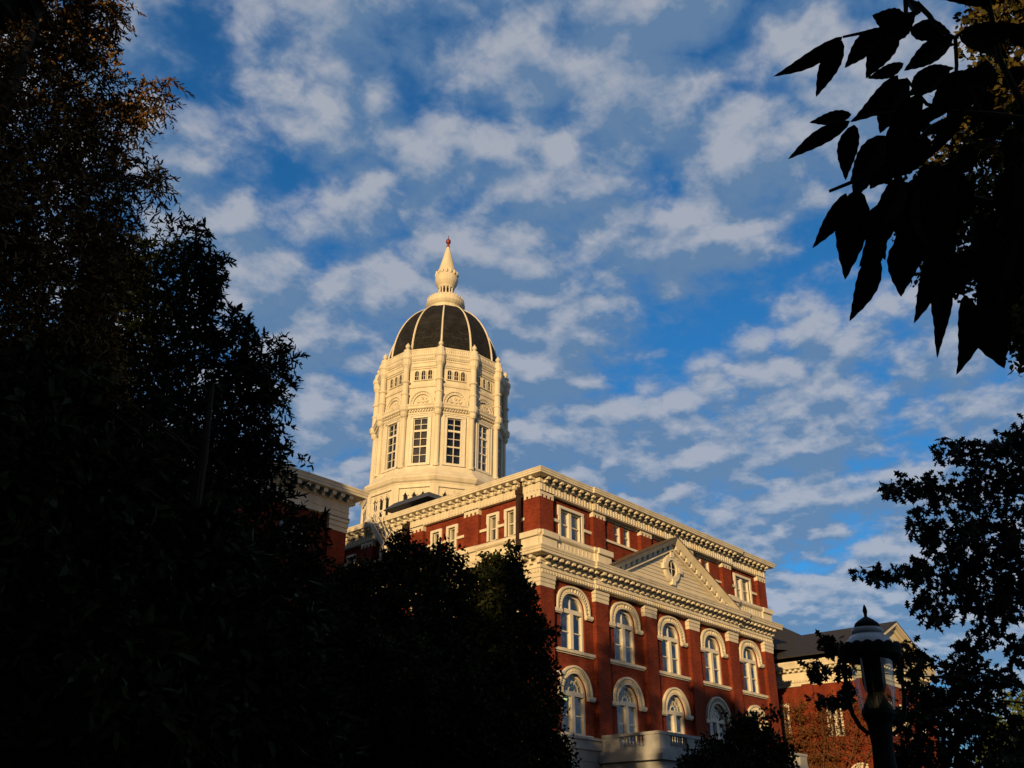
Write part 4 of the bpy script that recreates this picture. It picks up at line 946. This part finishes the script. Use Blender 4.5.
# near tree: big compound leaves that hang into the frame from the upper right
def big_leaf(mb, b, t, w, bend=None):
    """one leaflet: toothed outline, folded along the midrib, a little drooped"""
    b = Vector(b); t = Vector(t); L_ = (t - b).length; ax = (t - b) / L_
    vw = (Vector(CAM) - (b + t) / 2).normalized(); nrm = (vw + Vector(rng.normal(size=3)) * .38).normalized(); sd_ = ax.cross(nrm).normalized(); nrm = sd_.cross(ax)
    N_ = 14; bend = rng.uniform(-.10, .10) if bend is None else bend; prev = None
    for i in range(N_ + 1):
        s_ = i / N_; prof = (math.sin(math.pi * min(1, s_ * 1.02) ** .82) ** .9) * (1 - .25 * s_) if 0 < s_ < 1 else 0.0
        tooth = (.03 * w if i % 2 else 0) * (0 < i < N_)
        c = b + ax * L_ * s_ + sd_ * bend * L_ * math.sin(math.pi * s_) - nrm * .10 * L_ * s_ * s_
        hw_ = w * .5 * max(0, prof) + tooth
        cur = (c - sd_ * hw_ + nrm * hw_ * .28, c, c + sd_ * hw_ + nrm * hw_ * .28)
        if prev:
            mb.face([prev[0], prev[1], cur[1], cur[0]]); mb.face([prev[1], prev[2], cur[2], cur[1]])
        prev = cur
nb = at(1500, 300, 3.2)
near = thing('hickory_tree', 'large near hanging compound leaves in silhouette at the upper right corner', 'tree', (nb[0], nb[1], 0))
KA, KB = 3.84, 3.49
def A(x, y): return (760 + x / KA, y / KA)
def B(x, y): return (760 + x / KB, 180 + y / KB)
lv = [(A(318, 140), A(50, 305), 16), (A(315, 155), A(215, 375), 19), (A(470, 110), A(322, 258), 21), (A(530, 115), A(405, 303), 24), (A(552, 243), A(410, 305), 13), (A(575, 112), A(735, 132), 21), (A(885, 15), A(650, -12), 16), (A(772, 128), A(1030, 85), 22), (A(765, 142), A(965, 218), 22),
      (A(742, 148), A(545, 265), 24), (A(665, 285), A(572, 425), 18), (A(735, 290), A(640, 482), 22), (A(352, 440), A(188, 464), 15), (A(346, 464), A(108, 620), 17), (A(362, 478), A(326, 690), 20), (A(530, 288), A(345, 475), 20), (A(560, 300), A(452, 515), 30), (A(570, 452), A(765, 516), 12), (A(620, 480), A(385, 610), 30), (A(600, 300), A(750, 262), 14), (A(700, 300), A(880, 330), 16), (A(930, 330), A(1040, 260), 20), (A(560, 100), A(430, 60), 24), (A(600, 60), A(560, -20), 18), (A(480, 150), A(600, 40), 26),
      (A(480, 520), A(338, 705), 28), (A(570, 560), A(420, 725), 30), (A(455, 590), A(345, 765), 24), (A(640, 520), A(520, 700), 30), (B(300, 45), B(192, 248), 22), (B(340, 30), B(302, 348), 32), (B(415, 120), B(384, 360), 20), (B(555, 120), B(545, 290), 18), (B(668, 380), B(624, 622), 13), (B(715, 400), B(694, 684), 24), (B(800, 400), B(852, 658), 38), (B(640, 270), B(640, 450), 20), (B(860, 300), B(790, 520), 36)]
for i in range(28):                                       # the crowded middle of the spray
    bx, by = rng.uniform(875, 1030), rng.uniform(150, 250); lv.append(((bx, by), (bx + rng.normal() * 18 - 4, by + rng.uniform(45, 80)), rng.uniform(20, 34)))
for i in range(20):
    bx, by = rng.uniform(905, 1040), rng.uniform(62, 160); lv.append(((bx, by), (bx - rng.uniform(5, 45), by + rng.uniform(20, 55)), rng.uniform(14, 24)))
for i in range(12):
    bx, by = rng.uniform(945, 1035), rng.uniform(215, 275); lv.append(((bx, by), (bx + rng.normal() * 14, by + rng.uniform(45, 75)), rng.uniform(20, 30)))
for i in range(5):
    bx, by = rng.uniform(980, 1060), rng.uniform(-40, 90); lv.append(((bx, by), (bx + rng.normal() * 40, by + rng.uniform(20, 60)), rng.uniform(16, 26)))
lf = MB(); ND = 2.0
for (b_, t_, w_) in lv:
    lf = MB(); d0 = ND + rng.uniform(-.15, .35); big_leaf(lf, at(*b_, d0), at(*t_, d0 + rng.uniform(-.02, .03)), w_ * d0 / FPX); lf.build('leaf', LM['near'], near)
def twig(pts, d, r):
    tg = MB(); tg.tube([at(x, y, d) for x, y in pts], [r * (1 - .6 * i / max(1, len(pts) - 1)) for i in range(len(pts))], 6); tg.build('twig', M['bark'], near)
twig([A(560, -40), A(560, 60), A(470, 110), A(400, 125), A(318, 142)], 2.05, .006)
twig([A(600, 10), A(650, 60), A(690, 120), A(750, 145), A(755, 250), A(745, 380), A(725, 470), A(650, 560)], 2.08, .0055)
twig([A(750, 145), A(790, 110)], 2.08, .004); twig([A(1100, 470), A(900, 440), A(750, 430), A(640, 400), A(560, 300)], 2.1, .007)
twig([A(560, 430), A(430, 440), A(350, 465)], 2.1, .0045); twig([A(750, 450), A(660, 490), A(560, 590), A(400, 680), A(265, 735)], 2.1, .008)
twig([A(720, 300), A(800, 320), A(850, 430), A(830, 560)], 2.12, .005); twig([(1200, 190), (1080, 200), (1000, 205), (930, 190), (880, 180)], 2.15, .014)
twig([(1080, 200), (1030, 120), (1000, 60), (980, -40)], 2.2, .010); twig([(1010, 200), (990, 250), (960, 290), (955, 300)], 2.15, .006); twig([(1080, 200), (1030, 250), (990, 300)], 2.15, .007)
q_ = MB(); e0 = at(1200, 190, 2.15); q_.tube([(nb[0], nb[1], 0), (nb[0] + .05, nb[1] - .03, 1.2), (nb[0], nb[1], 2.6), (nb[0] - .1, nb[1], 5.0)], [.16, .13, .11, .05], 10); q_.tube([(nb[0], nb[1], 2.0), (np.array([nb[0], nb[1], 2.3]) + e0) / 2 + np.array([0, 0, .15]), e0], [.05, .03, .014], 7); q_.build('trunk', M['bark'], near)

# top left corner leaves
n2 = at(-500, -40, 3.6)
ash = thing('ash_tree', 'few near dark leaves hanging in at the extreme upper left corner', 'tree', (n2[0], n2[1], 0))
lf = MB()
for (b_, t_, w_) in [((-5, -8), (22, 24), 16), ((8, -10), (50, 14), 13), ((20, -10), (36, 20), 11), ((-10, 0), (6, 34), 16), ((-14, 8), (-4, 44), 16), ((30, -14), (52, 2), 10), ((0, -10), (16, 16), 16)]:
    lf = MB(); d0 = 2.4 + rng.uniform(-.1, .2); big_leaf(lf, at(*b_, d0), at(*t_, d0), w_ * d0 / FPX); lf.build('leaf', LM['near'], ash)
e0 = at(-5, -8, 2.4); q_ = MB(); q_.tube([(n2[0], n2[1], 0), (n2[0], n2[1], 2.2), (n2[0] + .1, n2[1], 5)], [.15, .12, .05], 9); q_.tube([(n2[0], n2[1], 2.2), (np.array([n2[0], n2[1], 2.5]) + e0) / 2 + np.array([0, 0, .2]), e0, at(30, -14, 2.4)], [.05, .03, .01, .005], 6); q_.build('trunk', M['bark'], ash)

# ------------------------------------------------------------------ the row of trees behind the photographer that shades the foreground
sh2 = np.array([math.cos(SUN_AZ), math.sin(SUN_AZ)]); pp = np.array([-sh2[1], sh2[0]])
BT = [(-33, 28.5, 4.6), (-27, 31.0, 4.6), (-21, 30.5, 4.6), (-17.0, 29.0, 3.0), (-9.7, 15.6, 2.2), (-5.3, 30.0, 1.5), (-2.4, 25.0, 2.2), (3, 21.0, 4.0), (9, 20.6, 4.6), (15, 20.0, 4.6), (22, 20.5, 4.6), (29, 20.0, 4.6)]
for i, (k, h, rw) in enumerate(BT):
    c2 = np.array([-38.9, -33.7]) + sh2 * (24 + rng.uniform(-3, 3)) + pp * k
    t = thing('linden_tree', 'leafy linden in the shading row behind the photographer', 'tree', (c2[0], c2[1], 0), 'lindens in a row behind the photographer')
    C = np.array([[c2[0], c2[1], 0]]) + np.stack([(lambda v: v)(rng.normal(size=3)) for _ in range(420)]) * np.array([2.3, 2.3, 0])
    zz_ = rng.random(420) ** .8; rad_ = rw * np.sqrt(np.clip(1 - (zz_ * 2 - .9) ** 2 / 1.6, .3, 1)); ang_ = rng.random(420) * 2 * np.pi; q0 = np.sqrt(rng.random(420))
    C[:, 0] = c2[0] + rad_ * q0 * np.cos(ang_); C[:, 1] = c2[1] + rad_ * q0 * np.sin(ang_); C[:, 2] = 1.5 + (h - 1.5) * zz_
    limbs(t, (c2[0], c2[1], 0), C, 25, .22, h * .85)
    leafmesh('crown', around(C, 34, .8), 1.0, LM['dec'], t, 'leaf', aspect=.8)

# the tall linden that shades the left pavilion
c2 = np.array([-38.5, -2.0]); t = thing('linden_tree', 'tall dense linden left of the pavilion beyond the cypress', 'tree', (c2[0], c2[1], 0))
zz_ = rng.random(1900); ang_ = rng.random(1900) * 2 * np.pi; rad_ = 3.0 * np.minimum(1, (.25 + zz_ * 2.2)) * np.sqrt(rng.random(1900))
C = np.stack([c2[0] + rad_ * np.cos(ang_), c2[1] + rad_ * np.sin(ang_), 3 + 25.4 * zz_], 1)
limbs(t, (c2[0], c2[1], 0), C, 40, .35, 22)
leafmesh('crown', around(C, 34, .8), 1.0, LM['dec'], t, 'leaf', aspect=.8)
